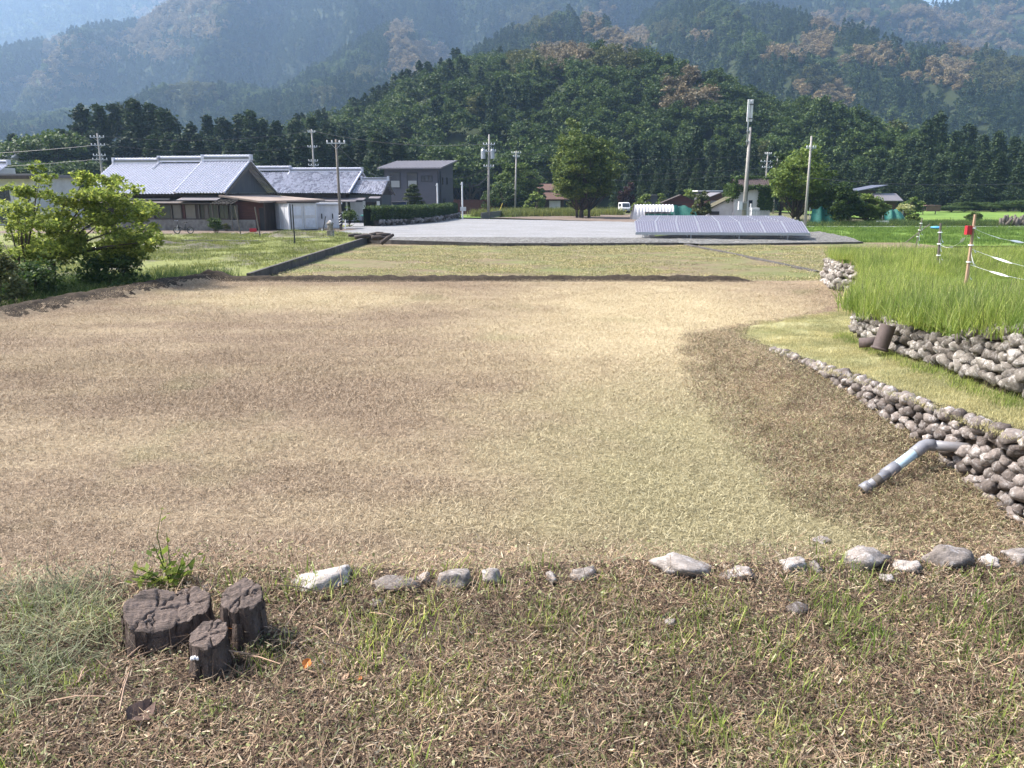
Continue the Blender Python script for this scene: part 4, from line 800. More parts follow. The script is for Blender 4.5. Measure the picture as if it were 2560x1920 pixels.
AC = thing('air_conditioner', 'white outdoor air-conditioner unit against the white wall of the second tiled house', 'air conditioner', H2.matrix_basis @ Vector((.05, .95, -.05)), R(-6)); part(AC, 'case', M['white'], ((0, 0, .32), (.75, .3, .6)), bevel=.02); m = MB(); m.torus((0, -.16, .32), (0, 1, 0), .2, .015, 20, 5); m.build('fan_guard', M['galv'], AC)

# ---- dark two-storey house
B3 = D(1099, 520, 105); H3 = thing('two_storey_house', 'charcoal two-storey house with single-slope grey metal roof', 'house', (B3.x, 105, .0), R(-12)); Wd = 7.7; Dp = 6.6; zt = 6.55
m = MB(); m.prism([(-Wd, 0, 0), (-Wd, 0, zt), (-Wd, Dp, zt + 1.05), (-Wd, Dp, 0)], (Wd, 0, 0)); m.build('wall', M['charcoal'], H3)
m = MB(); m.prism([(-Wd - .75, -.65, zt - .05), (-Wd - .75, -.65, zt + .12), (-Wd - .75, Dp + .5, zt + 1.32), (-Wd - .75, Dp + .5, zt + 1.15)], (Wd + 1.3, 0, 0))
for k in range(21):
    x = -Wd - .7 + k * .447; m.prism([(x, -.66, zt + .10), (x, -.66, zt + .17), (x, Dp + .51, zt + 1.37), (x, Dp + .51, zt + 1.30)], (.05, 0, 0))
m.build('roof', M['gmetal'], H3); k_ = Wd / 136.5
def w3(a, b, t, u, mull=1, gl=None): window(H3, (-Wd + ((a + b) / 2 - 963) * k_, -.02, (513 - (t + u) / 2) * .0575 + 1.4), (b - a) * k_, (u - t) * .0575, 'x', M['black'], gl, .1, .07, mull)
w3(977.5, 1004, 431, 468); w3(1020, 1046.5, 432, 469); w3(1055, 1083, 439, 453, 3)
for a, b in ((980, 1001), (1023, 1044)): m = MB(); m.box((-Wd + ((a + b) / 2 - 963) * k_, -.045, (513 - 458) * .0575 + 1.4), ((b - a) * k_, .012, .85)); m.build('curtain', M['curtain'], H3)
window(H3, (-5.6, -.02, 1.15), 2.2, 2.0, 'x', M['black'], None, .1, .06, 2); part(H3, 'curtain', M['shoji'], ((-5.05, -.05, 1.1), (.9, .012, 1.8))); part(H3, 'door', M['black'], ((-2.45, -.03, 1.05), (1.0, .08, 2.1)))
window(H3, (-1.15, -.02, .95), .65, .7, 'x', M['black'], M['curtain'], .1, .06); part(H3, 'storey_band', M['black'], ((-4.7, -.03, 2.32), (5.2, .06, .10))); part(H3, 'drainpipe', M['black'], ((-.12, -.06, 3.1), (.09, .09, 6.2)), ((.06, .5, 3.1), (.09, .09, 6.2)))
for y, zc, h, wd in ((1.6, 5.0, 1.0, .45), (3.6, 5.0, 1.0, .45), (2.2, 2.2, .9, .8)): window(H3, (.02, y, zc), wd, h, 'y', M['black'], None, .1, .06)
part(H3, 'porch_roof', M['gmetal'], ((-8.3, 3.0, 3.4), (2.2, 3.4, .12)), ((-8.0, 3.2, 2.9), (1.4, 3.0, .9)))
# ---- house at the left edge
H4 = thing('plaster_house', 'grey-white plaster house behind the yellow-green tree at the left edge', 'house', (-49.5, 74, .2), R(-4))
part(H4, 'wall', M['plaster'], ((0, 3.5, 2.3), (9.4, 7, 4.6))); part(H4, 'roof', M['gmetal'], ((0, 3.3, 4.75), (10.2, 8.2, .3))); part(H4, 'eave', M['wood'], ((0, -.86, 4.58), (10.2, .06, .32)))
for x in (-3.4, -.9, 1.6, 3.6): window(H4, (x, -.02, 3.1), 1.1, 1.3, 'x', M['dmetal'], None, .1, .06, 2)
for x in (-2.5, 1.2): window(H4, (x, -.02, 1.0), 1.5, 1.3, 'x', M['dmetal'], None, .1, .06, 2)
part(H4, 'drainpipe', M['dmetal'], ((.4, -.07, 2.3), (.1, .1, 4.4)))
rf = MB(); tiles(rf, (-6.6, 6.0, 5.1), (-3.4, 6.0, 5.1), (-6.6, 8, 6.0), (-3.4, 8, 6.0), 11, 8); rr = rf.build('upper_roof', M['tile'], H4); ridge_stack('ridge', (-6.6, 8, 6.0), (-3.4, 8, 6.0), rr, M['tile'])
part(H4, 'upper_wall', M['plaster'], ((-5, 7.8, 5.2), (2.8, 2.6, 1.0)))
SL = thing('sloping_roof_house', 'roof corner of a distant house at the far left edge among trees', 'house', D(2, 385, 125) - Vector((2, 0, 5.2))); part(SL, 'wall', M['plaster'], ((0, 2, 2.2), (8, 5, 5.0))); m = MB(); m.prism([(-4.4, -.8, 4.6), (-4.4, -.8, 4.75), (-4.4, 2, 5.7), (-4.4, 4.8, 4.75), (-4.4, 4.8, 4.6)], (8.8, 0, 0)); m.build('roof', M['tile'], SL)

# ---- huts and barns
def gable(name, label, loc, rz, W_, L_, he, rise, wallm, roofm, oh=.4, th=.1):
    """gable end faces local -y; ridge runs along y"""
    t = thing(name, label, 'shed', loc, rz); part(t, 'wall', wallm, ((0, L_ / 2, he / 2), (W_, L_, he)))
    m = MB(); m.prism([(-W_ / 2, 0, he - .002), (W_ / 2, 0, he - .002), (0, 0, he + rise)], (0, L_, 0)); m.build('gable_wall', wallm, t)
    k = rise / (W_ / 2); m = MB(); x1 = W_ / 2 + oh; z1 = he - oh * k
    for s in (-1, 1): m.prism([(0, -oh, he + rise + .01), (s * x1, -oh, z1 + .01), (s * x1, -oh, z1 + .01 + th), (0, -oh, he + rise + .01 + th)], (0, L_ + 2 * oh, 0))
    m.build('roof', roofm, t); return t
b = D(1368, 500, 138); hut = thing('small_hut', 'small hut with two-tier red-brown roof and white door behind the big tree', 'hut', (b.x + .8, 138, 0), R(6))
part(hut, 'wall', M['wood'], ((0, 2, 1.3), (4.4, 4, 2.6))); part(hut, 'door', M['white'], ((.55, -.04, 1.1), (2.0, .06, 2.0)))
m = MB(); m.prism([(-2.9, -1.1, 2.25), (-2.9, -1.1, 2.36), (-2.9, .6, 3.75), (-2.9, .6, 3.6)], (5.8, 0, 0)); m.prism([(-2.3, .4, 3.75), (-2.3, .4, 3.9), (-2.3, 1.9, 5.0), (-2.3, 3.6, 3.8), (-2.3, 3.6, 3.6)], (4.6, 0, 0)); m.build('roof', M['hut'], hut)
b = D(1702, 500, 122); t = gable('red_barn', 'red-brown barn with a low brown gable roof, left of the white-edged barn', (b.x, 122, -.1), R(-8), 5.0, 5, 2.1, 1.05, M['redwood'], M['wood']); part(t, 'doorway', M['black'], ((-.9, -.03, 1.0), (2.2, .06, 1.7))); part(t, 'beam', M['wood'], ((0, -.05, 2.12), (5, .08, .14)))
b = D(1799, 500, 128); t = gable('edged_barn', 'maroon barn with pale-edged gable roof beside the ivy house', (b.x, 128, -.1), R(4), 3.9, 5, 2.75, .75, M['redwood'], M['gmetal']); part(t, 'shutter', M['gmetal'], ((-.3, -.04, 1.2), (2.4, .06, 2.2)))
b = D(1787, 477, 134); t = thing('flat_shelter', 'dark flat-roofed shelter with white roof edge behind the two barns', 'shed', (b.x, 134, 0)); part(t, 'wall', M['charcoal'], ((0, 1.5, 1.7), (5.4, 3, 3.4))); part(t, 'roof', M['white'], ((0, 1.2, 3.75), (6.2, 4.2, .16))); part(t, 'fascia', M['charcoal'], ((0, -.4, 3.5), (5.8, .1, .3)))
b = D(1630, 497, 140); t = thing('dark_shelter', 'small dark shelter with pale roof rim behind the greenhouse tunnel', 'shed', (b.x, 140, 0)); part(t, 'wall', M['charcoal'], ((0, 1, 1.5), (2.0, 2, 3.0))); part(t, 'roof', M['gmetal'], ((0, .9, 3.06), (2.3, 2.5, .12)))
b = D(1880, 520, 105); IV = thing('ivy_house', 'tall ivy-grown plaster house with brown tiled roof behind the antenna mast', 'house', (b.x, 105, 0)); part(IV, 'wall', M['plaster'], ((0, 2.2, 2.1), (4.9, 4.4, 4.2)))
rf = MB(); tiles(rf, (-2.5, -.5, 4.15), (2.6, -.5, 4.15), (-2.5, 1.6, 5.25), (2.6, 1.6, 5.25), 18, 9, .05, .04); tiles(rf, (-2.5, 4.8, 4.0), (2.6, 4.8, 4.0), (-2.5, 1.6, 5.25), (2.6, 1.6, 5.25), 18, 6); rf.build('roof', plain('brown_tile', (.085, .06, .058), .7, .2, 3), IV)
m = MB(); m.prism([(-2.4, .2, 2.9), (-6.3, .2, .95), (-6.3, .2, 1.1), (-2.4, .2, 3.05)], (0, 3.6, 0)); m.build('side_roof', plain('mossy_roof', (.095, .085, .05), .95, .4, 4), IV); m = MB(); m.prism([(-2.45, .5, 0), (-5.9, .5, 0), (-5.9, .5, 1.05), (-2.45, .5, 2.85)], (0, 3.2, 0)); m.build('side_wall', M['plaster'], IV); part(IV, 'opening', M['black'], ((-4.9, .46, .75), (1.3, .06, .45)))
window(IV, (-.25, -.02, 2.0), .5, .9, 'x', M['wood'])
def ivy(C, spread, n, ls=.32):
    P = np.array(C)[rng.integers(0, len(C), n)] + rng.normal(0, 1, (n, 3)) * np.array(spread); return leaves(P, ls * rng.uniform(.6, 1.3, n), .1)
iv = [(-2.5, -.45, z) for z in np.linspace(3.2, 5.2, 12)] + [(x, -.5, 4.12) for x in np.linspace(-2.5, 2.6, 22)] + [(x, 1.5, 5.35) for x in np.linspace(-2.5, 2.6, 14)] + [(x, -.2, z) for x in np.linspace(.9, 2.5, 8) for z in np.linspace(1.4, 4.0, 10)] + [(-2.55, y, z) for y in np.linspace(0, 4.4, 8) for z in np.linspace(2.9, 4.3, 6)] + [(-2.2, -.2, 3.0), (-2.0, -.2, 3.4), (-2.6, .1, 2.7), (-3.3, .1, 2.4), (-1.6, -.2, 3.8), (-.9, -.2, 3.8)]
V_, F_ = ivy(iv, (.14, .10, .16), 5600); link('ivy', np_mesh('ivy', V_, F_, M['ivy']), IV)
# ---- huts at the right
b = D(2155, 500, 120); t = thing('slate_hut', 'dark hut with tilted slate-blue roof half hidden by trees at right', 'hut', (b.x, 120, 0)); part(t, 'wall', M['wood'], ((0, 2, 1.9), (4, 4, 3.8))); m = MB(); m.prism([(-3.0, -.8, 3.3), (3.4, -.8, 4.5), (3.4, -.8, 4.62), (-3.0, -.8, 3.42)], (0, 5.6, 0)); m.build('roof', plain('slate_roof', (.10, .105, .14), .5, .2, 2), t)
b = D(2218, 515, 118); t = thing('grey_roof_hut', 'small old hut with plain grey roof behind shrubs at right', 'hut', (b.x, 118, 0)); part(t, 'wall', M['wood'], ((0, 1.6, 1.1), (2.9, 3.2, 2.2))); part(t, 'panel', M['redwood'], ((.6, -.04, 1.0), (1.1, .05, 1.6))); m = MB(); m.prism([(-1.9, -.9, 2.2), (-1.9, -.9, 2.3), (-1.9, 1.6, 3.35), (-1.9, 1.6, 3.2)], (3.8, 0, 0)); m.prism([(-1.9, 1.6, 3.2), (-1.9, 1.6, 3.35), (-1.9, 4, 2.4), (-1.9, 4, 2.3)], (3.8, 0, 0)); m.build('roof', M['gmetal'], t)
b = D(2330, 540, 125); t = thing('low_shelter', 'low brown sheet shelter at the edge of the far paddy', 'shed', (b.x, 125, 0)); part(t, 'roof', M['hut'], ((0, 1, 1.45), (2.4, 2.4, .12)), ((-.0, -.15, .95), (2.2, .06, .8)));  part(t, 'post', M['wood'], ((-1, 1, .7), (.1, .1, 1.4)), ((1, 1, .7), (.1, .1, 1.4)))
b = D(2268, 372, 330); t = thing('hillside_greenhouse', 'white greenhouse roof glimpsed among trees on the far rise at right', 'greenhouse', (b.x, 330, 0)); m = MB(); m.prism([(0, 0, b.z - 3)] + [(2.2 * (1 - math.cos(a)) , 0, b.z - 1.5 + 1.5 * math.sin(a)) for a in np.linspace(0, math.pi, 9)] + [(4.4, 0, b.z - 3)], (0, 8, 0)); m.build('film', M['white'], t); part(t, 'base', M['conc'], ((2.2, 4, (b.z - 3) / 2), (4.4, 8, b.z - 3.01)))

# ================================================================== SHEDS, POLES AND OTHER THINGS
S1 = G(724, 577, .40); t = thing('storage_container', 'silver-white storage container with brown flat roof and side doors', 'storage shed', S1, R(42))
part(t, 'body', M['whites'], ((1.28, 1.22, 1.12), (2.5, 2.4, 2.1)), bevel=.015); part(t, 'roof', M['wood'], ((1.28, 1.22, 2.24), (2.85, 2.7, .13))); part(t, 'base_rail', M['dmetal'], ((1.28, 1.22, .04), (2.5, 2.4, .08)))
for k in range(2): d = part(t, 'door', M['plaster'], ((.68 + 1.2 * k, -.0, 1.12), (1.12, .05, 1.95))); part(d, 'door_panel', M['whites'], ((.68 + 1.2 * k, -.03, 1.55), (.85, .02, .7)), ((.68 + 1.2 * k, -.03, .6), (.85, .02, .7)))
part(t, 'corner_trim', M['white'], ((.03, .0, 1.12), (.12, .1, 2.1))); part(t, 'door_bar', M['dmetal'], ((.16, -.06, 1.1), (.05, .05, 2.0)))
part(t, 'panel_seam', M['white'], ((.015, .8, 1.12), (.03, .03, 2.0)), ((.015, 1.6, 1.12), (.03, .03, 2.0)))
S2 = G(790, 571, .42); t = thing('garden_shed', 'white steel garden shed with two dark handles beside the wooden pole', 'storage shed', S2, R(8)); part(t, 'body', M['white'], ((1.05, 1.0, 1.0), (2.0, 2.0, 2.0))); part(t, 'roof', M['white'], ((1.0, .95, 2.06), (2.3, 2.4, .12)))
for k in range(3): part(t, 'door_panel', M['white'], ((.40 + .66 * k, -.02, 1.02), (.62, .04, 1.86)))
for x in (.55, 1.45): part(t, 'handle', M['black'], ((x, -.06, 1.02), (.08, .05, .42)))
# poles
def pole(name, label, px, ytop, Y, z0, r0=.17, r1=.10, mat='pole', arms=(), lean=0.0, trans=0, group='utility poles'):
    tp = D(px, ytop, Y); b = Vector((tp.x - lean, Y, z0)); t = thing(name, label, 'utility pole', b, 0, group); h = tp.z - z0; m = MB(); m.tube([(0, 0, -.4), (lean * .5, 0, h * .5), (lean, 0, h)], [r0, (r0 + r1) / 2, r1], 12); m.build('shaft', M[mat], t, True)
    for dz, ln, ang in arms:
        xx = lean * (h - dz) / h; m = MB(); d = Vector((math.cos(ang), math.sin(ang), 0)); c = Vector((xx, -.16, h - dz)); m.box(c, (ln, .09, .09), ang); m.tube([c + d * ln * .3, Vector((xx, -.1, h - dz - ln * .3))], .02, 5); m.tube([c - d * ln * .3, Vector((xx, -.1, h - dz - ln * .3))], .02, 5); a_ = m.build('crossarm', M['galv'], t)
        for k in (-.46, -.2, .2, .46): m = MB(); p = c + d * ln * k; m.tube([p + Vector((0, 0, .04)), p + Vector((0, 0, .12)), p + Vector((0, 0, .24))], [.05, .075, .045], 8); m.build('insulator', M['white'], a_)
    for k in range(trans):
        s = (-1, 1)[k]; m = MB(); z = h - 3.1; m.tube([(s * .62, -.1, z), (s * .62, -.1, z + 1.05)], .30, 14); m.tube([(s * .62, -.1, z + 1.05), (s * .62, -.1, z + 1.25)], [.30, .16], 14); m.tube([(s * .5, -.1, z + 1.2), (s * .5, -.1, z + 1.5)], .04, 6); m.tube([(s * .75, -.1, z + 1.2), (s * .75, -.1, z + 1.5)], .04, 6); m.box((s * .25, -.1, z + .9), (.5, .08, .08)); m.build('transformer', M['galv'], t, False)
    return t, Vector((tp.x, Y, tp.z))
_, w1 = pole('utility_pole', 'concrete utility pole with four crossarms left of the farmhouse roof', 243, 333, 100, .2, .17, .10, arms=((.5, 1.7, .1), (1.45, 1.7, .1), (2.7, 1.5, .1), (3.2, 1.8, .1)))
_, w2 = pole('utility_pole', 'concrete utility pole rising behind the second tiled roof', 779, 323, 112, .2, arms=((.4, 1.0, .2), (2.4, 1.3, .2), (4.3, 1.3, .2), (4.9, 1.4, .2)))
t3, w3p = pole('utility_pole', 'weathered wooden utility pole with one crossarm beside the white shed', 840, 348, 64, .5, .13, .085, 'wpole', ((.32, 1.5, 0),), -.02)
_, w4 = pole('utility_pole', 'tall utility pole carrying two transformers at the gravel lot edge', 1223, 336, 106, .05, .19, .11, arms=((1.3, 1.55, 0), (2.15, 1.9, 0), (4.1, 1.5, .5)), lean=.2, trans=2)
_, w5 = pole('utility_pole', 'slim concrete utility pole between the transformer pole and the big tree', 1291, 377, 125, .0, .17, .11, arms=((.35, 1.5, .1), (.9, 1.2, .6)), lean=.2)
_, w6 = pole('utility_pole', 'slim leaning utility pole in front of the leafy tree at right', 2029, 340, 79, .0, .15, .09, arms=((1.15, 1.1, .3),), lean=-.15)
_, w7 = pole('utility_pole', 'pole with several crossarms behind the ivy house roof', 1920, 380, 128, .0, .15, .1, arms=((.3, 1.2, .3), (1.5, 2.6, .3), (2.4, 1.9, .3)))
_, w8 = pole('utility_pole', 'far pole among the trees on the rise at right', 2171, 350, 250, .0, .2, .13)
_, w9 = pole('utility_pole', 'thin pole tip just left of the leafy tree behind the ivy house', 1945, 380, 140, .0, .12, .08, arms=((.8, 1.6, .5),))
# striped guard on the wooden pole, guy stake
m = MB(); m.tube([(0, 0, .25), (0, 0, 1.25)], .155, 12); g = m.build('pole_guard', M['black'], t3); 
for k in range(4): m = MB(); m.tube([(-.09, -.135, .35 + .22 * k), (.09, -.135, .48 + .22 * k)], .035, 4); m.build('stripe', M['white'], g)
o = MB().tube([(0, 0, 0), (.04, 0, .75)], .05, 8); gw = thing('guard_post', 'short white guard post at the foot of the wooden pole', 'post', w3p * 1); gw.location = (w3p.x + .55, 63.2, .5); o.build('post', M['white'], gw)
def wire(name, label, a, b, sag=.6, r=.022, mat='dmetal'):
    a, b = Vector(a), Vector(b); P = [a.lerp(b, k / 14) - Vector((0, 0, sag * 4 * (k / 14) * (1 - k / 14))) for k in range(15)]; o = MB().tube(P, r, 4).build(name, M[mat]); return tag(o, label, 'wire', 'overhead wires')
Z = lambda z: Vector((0, 0, z))
wire('power_line', 'power line from the four-arm pole to the pole behind the second roof, upper', w1 - Z(.3), w2 - Z(.2), .9); wire('power_line', 'power line from the four-arm pole to the pole behind the second roof, lower', w1 - Z(1.3), w2 - Z(2.2), .9)
wire('power_line', 'power line from the left pole running off the left edge', w1 - Z(1.4), (-95, 100, 8.2), .8); wire('power_line', 'lower power line from the left pole to the left edge', w1 - Z(3.1), (-95, 98, 6.2), .7)
wire('power_line', 'power line between the second-roof pole and the transformer pole', w2 - Z(.2), w4 - Z(1.2), .9); wire('power_line', 'power line from transformer pole past the slim pole', w4 - Z(4.0), w5 - Z(1.0), .2)
wire('power_line', 'long power line from the slim pole behind the big tree to the ivy house pole', w5 - Z(.3), w7 - Z(.3), 1.0); wire('power_line', 'lower power line behind the big tree to the ivy house pole', w5 - Z(3.0), w7 - Z(2.4), .8); wire('power_line', 'lowest power line behind the big tree to the ivy house pole', w5 - Z(4.0), w7 - Z(3.3), .8)
wire('power_line', 'power line from the leaning right pole sagging to the right edge', w6 - Z(4.0), (62, 92, 4.6), .5, .03); wire('power_line', 'power line between the transformer pole and the wooden pole', w3p - Z(.4), (B3.x - 6, 104, 5.6), 1.0); wire('power_line', 'service wire from the dark house to the transformer pole', (B3.x + .5, 104, 5.4), w4 - Z(4.2), .6)
mp1 = D(1155, 457, 104); wire('service_cable', 'green drooping service cable from the transformer pole to the white meter post', w4 - Z(5.0), (mp1.x, 104, mp1.z), 1.0, .04)
wire('guy_wire', 'guy wire of the wooden pole', w3p - Z(1.2), (w3p.x - 1.2, 70, 3.5), .05)
for px, ytop, lab in ((1093, 458, 'white meter post before the dark house'), (1155, 455, 'white meter post with sign at the hedge end')):
    p = D(px, ytop, 100); t = thing('meter_post', lab, 'post', (p.x, 100, .1)); m = MB(); m.tube([(0, 0, 0), (0, 0, p.z - .1)], .10, 10); m.build('post', M['white'], t); m = MB(); m.tube([(-.25, -.05, p.z - .4), (.1, 0, p.z - .15)], .04, 6); m.build('bracket', M['galv'], t)
    if px > 1100: part(t, 'sign_plate', M['plaster'], ((.1, -.14, 1.3), (.75, .05, .5)))
gs = thing('guy_guard', 'yellow plastic guy-wire guard leaning beside the slim pole', 'guy guard', D(1251, 530, 118)); gs.location.z = 0; MB().tube([(-.5, 0, 0), (.35, 0, 1.9)], .05, 8).build('sleeve', M['yellow'], gs); MB().tube([(.35, 0, 1.9), (2.4, 4, 6.5)], .015, 4).build('wire', M['dmetal'], gs)
# antenna mast
tp = D(1876, 318, 88); t = thing('antenna_mast', 'tall concrete mast with white panel antennas above the solar panels', 'antenna mast', (tp.x, 88, .1)); h = tp.z - .1; MB().tube([(0, 0, -.3), (0, 0, h * .5), (0, 0, h)], [.25, .21, .16], 14).build('shaft', M['pole'], t, True)
a0 = D(1875, 304, 88).z - .1; a1 = D(1880, 249, 88).z - .1; MB().tube([(-.28, 0, h - 1.9), (-.25, 0, a1 - .1)], .07, 8).build('top_tube', M['galv'], t, True)
for x, y in ((-.38, -.12), (.0, -.02), (-.2, .22)): m = MB(); m.box((x, y, (a0 + a1) / 2), (.26, .16, a1 - a0)); m.build('antenna_panel', M['white'], t, False, .03)
part(t, 'mount', M['dmetal'], ((-.1, -.05, a1 - .5), (.5, .3, .08)), ((-.1, -.05, a0 + .3), (.5, .3, .08))); part(t, 'clamp', M['galv'], ((-.12, 0, h - .4), (.45, .3, .1)), ((-.12, 0, h - 1.5), (.45, .3, .1)))
part(t, 'equipment_frame', M['galv'], ((0, -.3, 1.5), (.7, .06, .06)), ((0, -.3, 2.2), (.7, .06, .06)), ((-.33, -.3, 1.85), (.06, .06, .8)), ((.33, -.3, 1.85), (.06, .06, .8))); part(t, 'equipment_box', M['white'], ((-.55, -.1, 1.9), (.4, .35, .9))); MB().tube([(.18, -.2, 2.4), (.15, -.18, h * .6), (.1, -.15, h)], .03, 5).build('cable', M['dmetal'], t)
f0 = D(1845, 530, 92); t = thing('steel_fence', 'low galvanised steel fence behind the solar panels', 'fence', (f0.x, 92, .05))
for k in range(12): part(t, 'post', M['galv'], ((k * .34, 0, .65), (.05, .05, 1.3)))
part(t, 'rail', M['galv'], ((1.87, 0, 1.28), (3.8, .06, .06)), ((1.87, 0, .3), (3.8, .06, .06))); c = D(1900, 530, 91); t = thing('equipment_cabinet', 'white equipment cabinet behind the solar panels', 'cabinet', (c.x, 93, .05)); part(t, 'case', M['white'], ((0, 0, .85), (.95, .7, 1.5)), bevel=.02); part(t, 'vent_pipe', M['white'], ((-.5, 0, 1.1), (.16, .16, 2.0)))
# solar panels: every row a thing, every panel a part
def solarmat():
    t = NT('solar_cells'); o = t.obj(); sx = t.n('ShaderNodeSeparateXYZ'); t.l(o, sx.inputs[0])
    def line(v, n, wd):
        a = t.math('FRACT', t.math('MULTIPLY', v, n)); return t.math('ADD', t.math('LESS_THAN', a, wd), t.math('GREATER_THAN', a, 1 - wd))
    l = t.math('MINIMUM', t.math('ADD', line(sx.outputs[0], 6.2, .05), line(sx.outputs[1], 6.2, .05)), 1)
    m_ = t.done(t.mix(l, (.10, .09, .12), (.46, .44, .48)), .16, 0, .8); return m_
M['solar'] = solarmat()
m = MB(); m.box((0, 0, 0), (1.33, 1.98, .03)); PAN = m.mesh('panel', M['solar']); m = MB()
for x in (-.68, .68): m.box((x, 0, .0), (.02, 2.02, .05))
for y in (-1.0, 1.0): m.box((0, y, 0), (1.38, .025, .05))
PFR = m.mesh('panel_frame', M['galv'])
for rI in range(6):
    p0 = G(1590, 580, .85); t = thing('solar_row', ['front row of lavender solar panels on the gravel', 'second row of solar panels from the front', 'third row of solar panels from the front', 'fourth row of solar panels from the front', 'fifth row of solar panels from the front', 'rearmost row of solar panels'][rI], 'solar panels', (p0.x + .42 * rI, p0.y + 1.95 * rI, .38 + .02 * rI), R(-5), 'solar panel rows'); ti = R(19)
    for k in range(8):
        o = link('panel', PAN, t); o.location = (.69 + 1.39 * k, math.cos(ti), .45 + math.sin(ti)); o.rotation_euler = (ti, 0, 0); f = link('frame', PFR, o)
    part(t, 'front_rail', M['galv'], ((5.56, .0, .36), (11.2, .10, .13)));
    for x in (.6, 3.6, 6.7, 9.8): m = MB(); m.tube([(x, .15, -.1), (x, .15, .42)], .035, 6); m.tube([(x, 1.8, -.1), (x, 1.8, 1.0)], .035, 6); m.build('leg', M['galv'], t)
# greenhouse tunnel
g0 = D(1588, 543, 98); t = thing('greenhouse_tunnel', 'low white film greenhouse tunnel left of the barns', 'greenhouse', (g0.x, 98, .15), R(-3)); V_ = []; n1, n2 = 61, 15
for i in range(n1):
    x = 4.8 * i / (n1 - 1); sag = .03 * math.sin(i * math.pi / 5) ** 2
    for j in range(n2): a = math.pi * j / (n2 - 1); rr_ = 1.0 - sag * (1 + .5 * math.sin(a)); V_.append((x + (.35 * (1 - math.sin(a)) if i == 0 else 0) * -1, 1.5 - 1.5 * math.cos(a) * rr_, 1.85 * math.sin(a) ** .8 * rr_))
F_ = [(i * n2 + j, i * n2 + j + 1, (i + 1) * n2 + j + 1, (i + 1) * n2 + j) for i in range(n1 - 1) for j in range(n2 - 1) if not (i > 14 and j < 2)]
link('film', np_mesh('film', V_, F_, M['film'], True), t)
for k in range(7): MB().tube([(.05 + .8 * k, 1.5 - 1.46 * math.cos(a), 1.8 * max(0, math.sin(a)) ** .8) for a in np.linspace(0, math.pi, 14)], .02, 5).build('hoop', M['galv'], t)
part(t, 'side_board', M['net'], ((3.0, .25, .35), (3.4, .05, .7)))
# van
b = D(1560, 531, 136); VN = thing('parked_van', 'small white van parked on the grass right of the big tree', 'van', (b.x, 136, -.02), R(4)); m = MB(); prof = [(-1.65, .35), (-1.68, .85), (-1.5, 1.05), (-1.05, 1.72), (-.8, 1.84), (1.5, 1.84), (1.65, 1.5), (1.68, .35)]; m.prism([(-.72, y, z) for y, z in prof], (1.44, 0, 0)); m.build('body', M['white'], VN, False, .06)
m = MB(); m.add([(-.62, -1.52, 1.06), (.62, -1.52, 1.06), (.58, -1.06, 1.74), (-.58, -1.06, 1.74)], [(0, 1, 2, 3)]); m.build('windscreen', M['glass'], VN)
for s in (-1, 1):
    m = MB(); m.box((s * .725, .1, 1.38), (.02, 2.0, .5)); m.build('side_window', M['glass'], VN); m = MB(); m.box((s * .55, -1.69, .78), (.24, .06, .16)); m.build('headlight', M['galv'], VN); m = MB(); m.box((s * .84, -1.0, 1.12), (.16, .08, .2)); m.build('mirror', M['white'], VN)
    for y in (-1.05, 1.05): m = MB(); m.torus((s * .66, y, .28), (1, 0, 0), .2, .09, 18, 8); wl = m.build('wheel', M['tyre'], VN, True); MB().tube([(s * .60, y, .28), (s * .72, y, .28)], .15, 14).build('rim', M['galv'], wl)
part(VN, 'bumper', M['black'], ((0, -1.7, .42), (1.4, .08, .14))); part(VN, 'number_plate', M['yellow'], ((0, -1.745, .5), (.33, .02, .16))); part(VN, 'grille', M['black'], ((0, -1.70, .72), (.5, .03, .08)))
# bicycle
b = G(460, 584, .40); BK = thing('bicycle', 'small-wheeled bicycle with black frame standing before the farmhouse', 'bicycle', (b.x, b.y, .40), R(-4))
for x in (-.52, .52): m = MB(); m.torus((x, 0, .25), (0, 1, 0), .23, .032, 24, 6); wl = m.build('wheel', M['tyre'], BK, True); m = MB(); m.torus((x, 0, .25), (0, 1, 0), .205, .010, 20, 4); [m.tube([(x, 0, .25), (x + .2 * math.cos(a), 0, .25 + .2 * math.sin(a))], .004, 3) for a in np.linspace(0, 6.28, 13)]; m.tube([(x, -.04, .25), (x, .04, .25)], .03, 8); m.build('rim', M['galv'], wl)
m = MB(); m.tube([(-.43, 0, .72), (-.36, 0, .5), (.05, 0, .30), (.52, 0, .25)], .036, 7); m.tube([(.05, 0, .28), (.20, 0, .74)], .03, 7); m.tube([(.12, 0, .5), (.52, 0, .25)], .014, 6); m.tube([(-.46, 0, .92), (-.40, 0, .62)], .02, 7); m.build('frame', M['black'], BK, True)
m = MB(); m.tube([(-.41, .04, .62), (-.52, .045, .25)], .014, 6); m.tube([(-.41, -.04, .62), (-.52, -.045, .25)], .014, 6); m.build('fork', M['galv'], BK); MB().tube([(-.52, -.27, .97), (-.47, -.1, .93), (-.47, .1, .93), (-.52, .27, .97)], .016, 6).build('handlebar', M['galv'], BK); MB().tube([(-.52, -.28, .97), (-.60, -.28, 1.0)], .02, 6).build('grip', M['black'], BK)
m = MB(); m.prism([(.08, -.03, .80), (.30, -.1, .80), (.36, 0, .80), (.30, .1, .80), (.08, .03, .80)], (0, 0, .06)); m.build('saddle', M['black'], BK, False, .02); MB().tube([(.20, 0, .72), (.22, 0, .81)], .015, 6).build('seat_post', M['galv'], BK); m = MB(); m.box((.17, 0, .42), (.10, .07, .3)); m.build('battery', M['dmetal'], BK, False, .015)
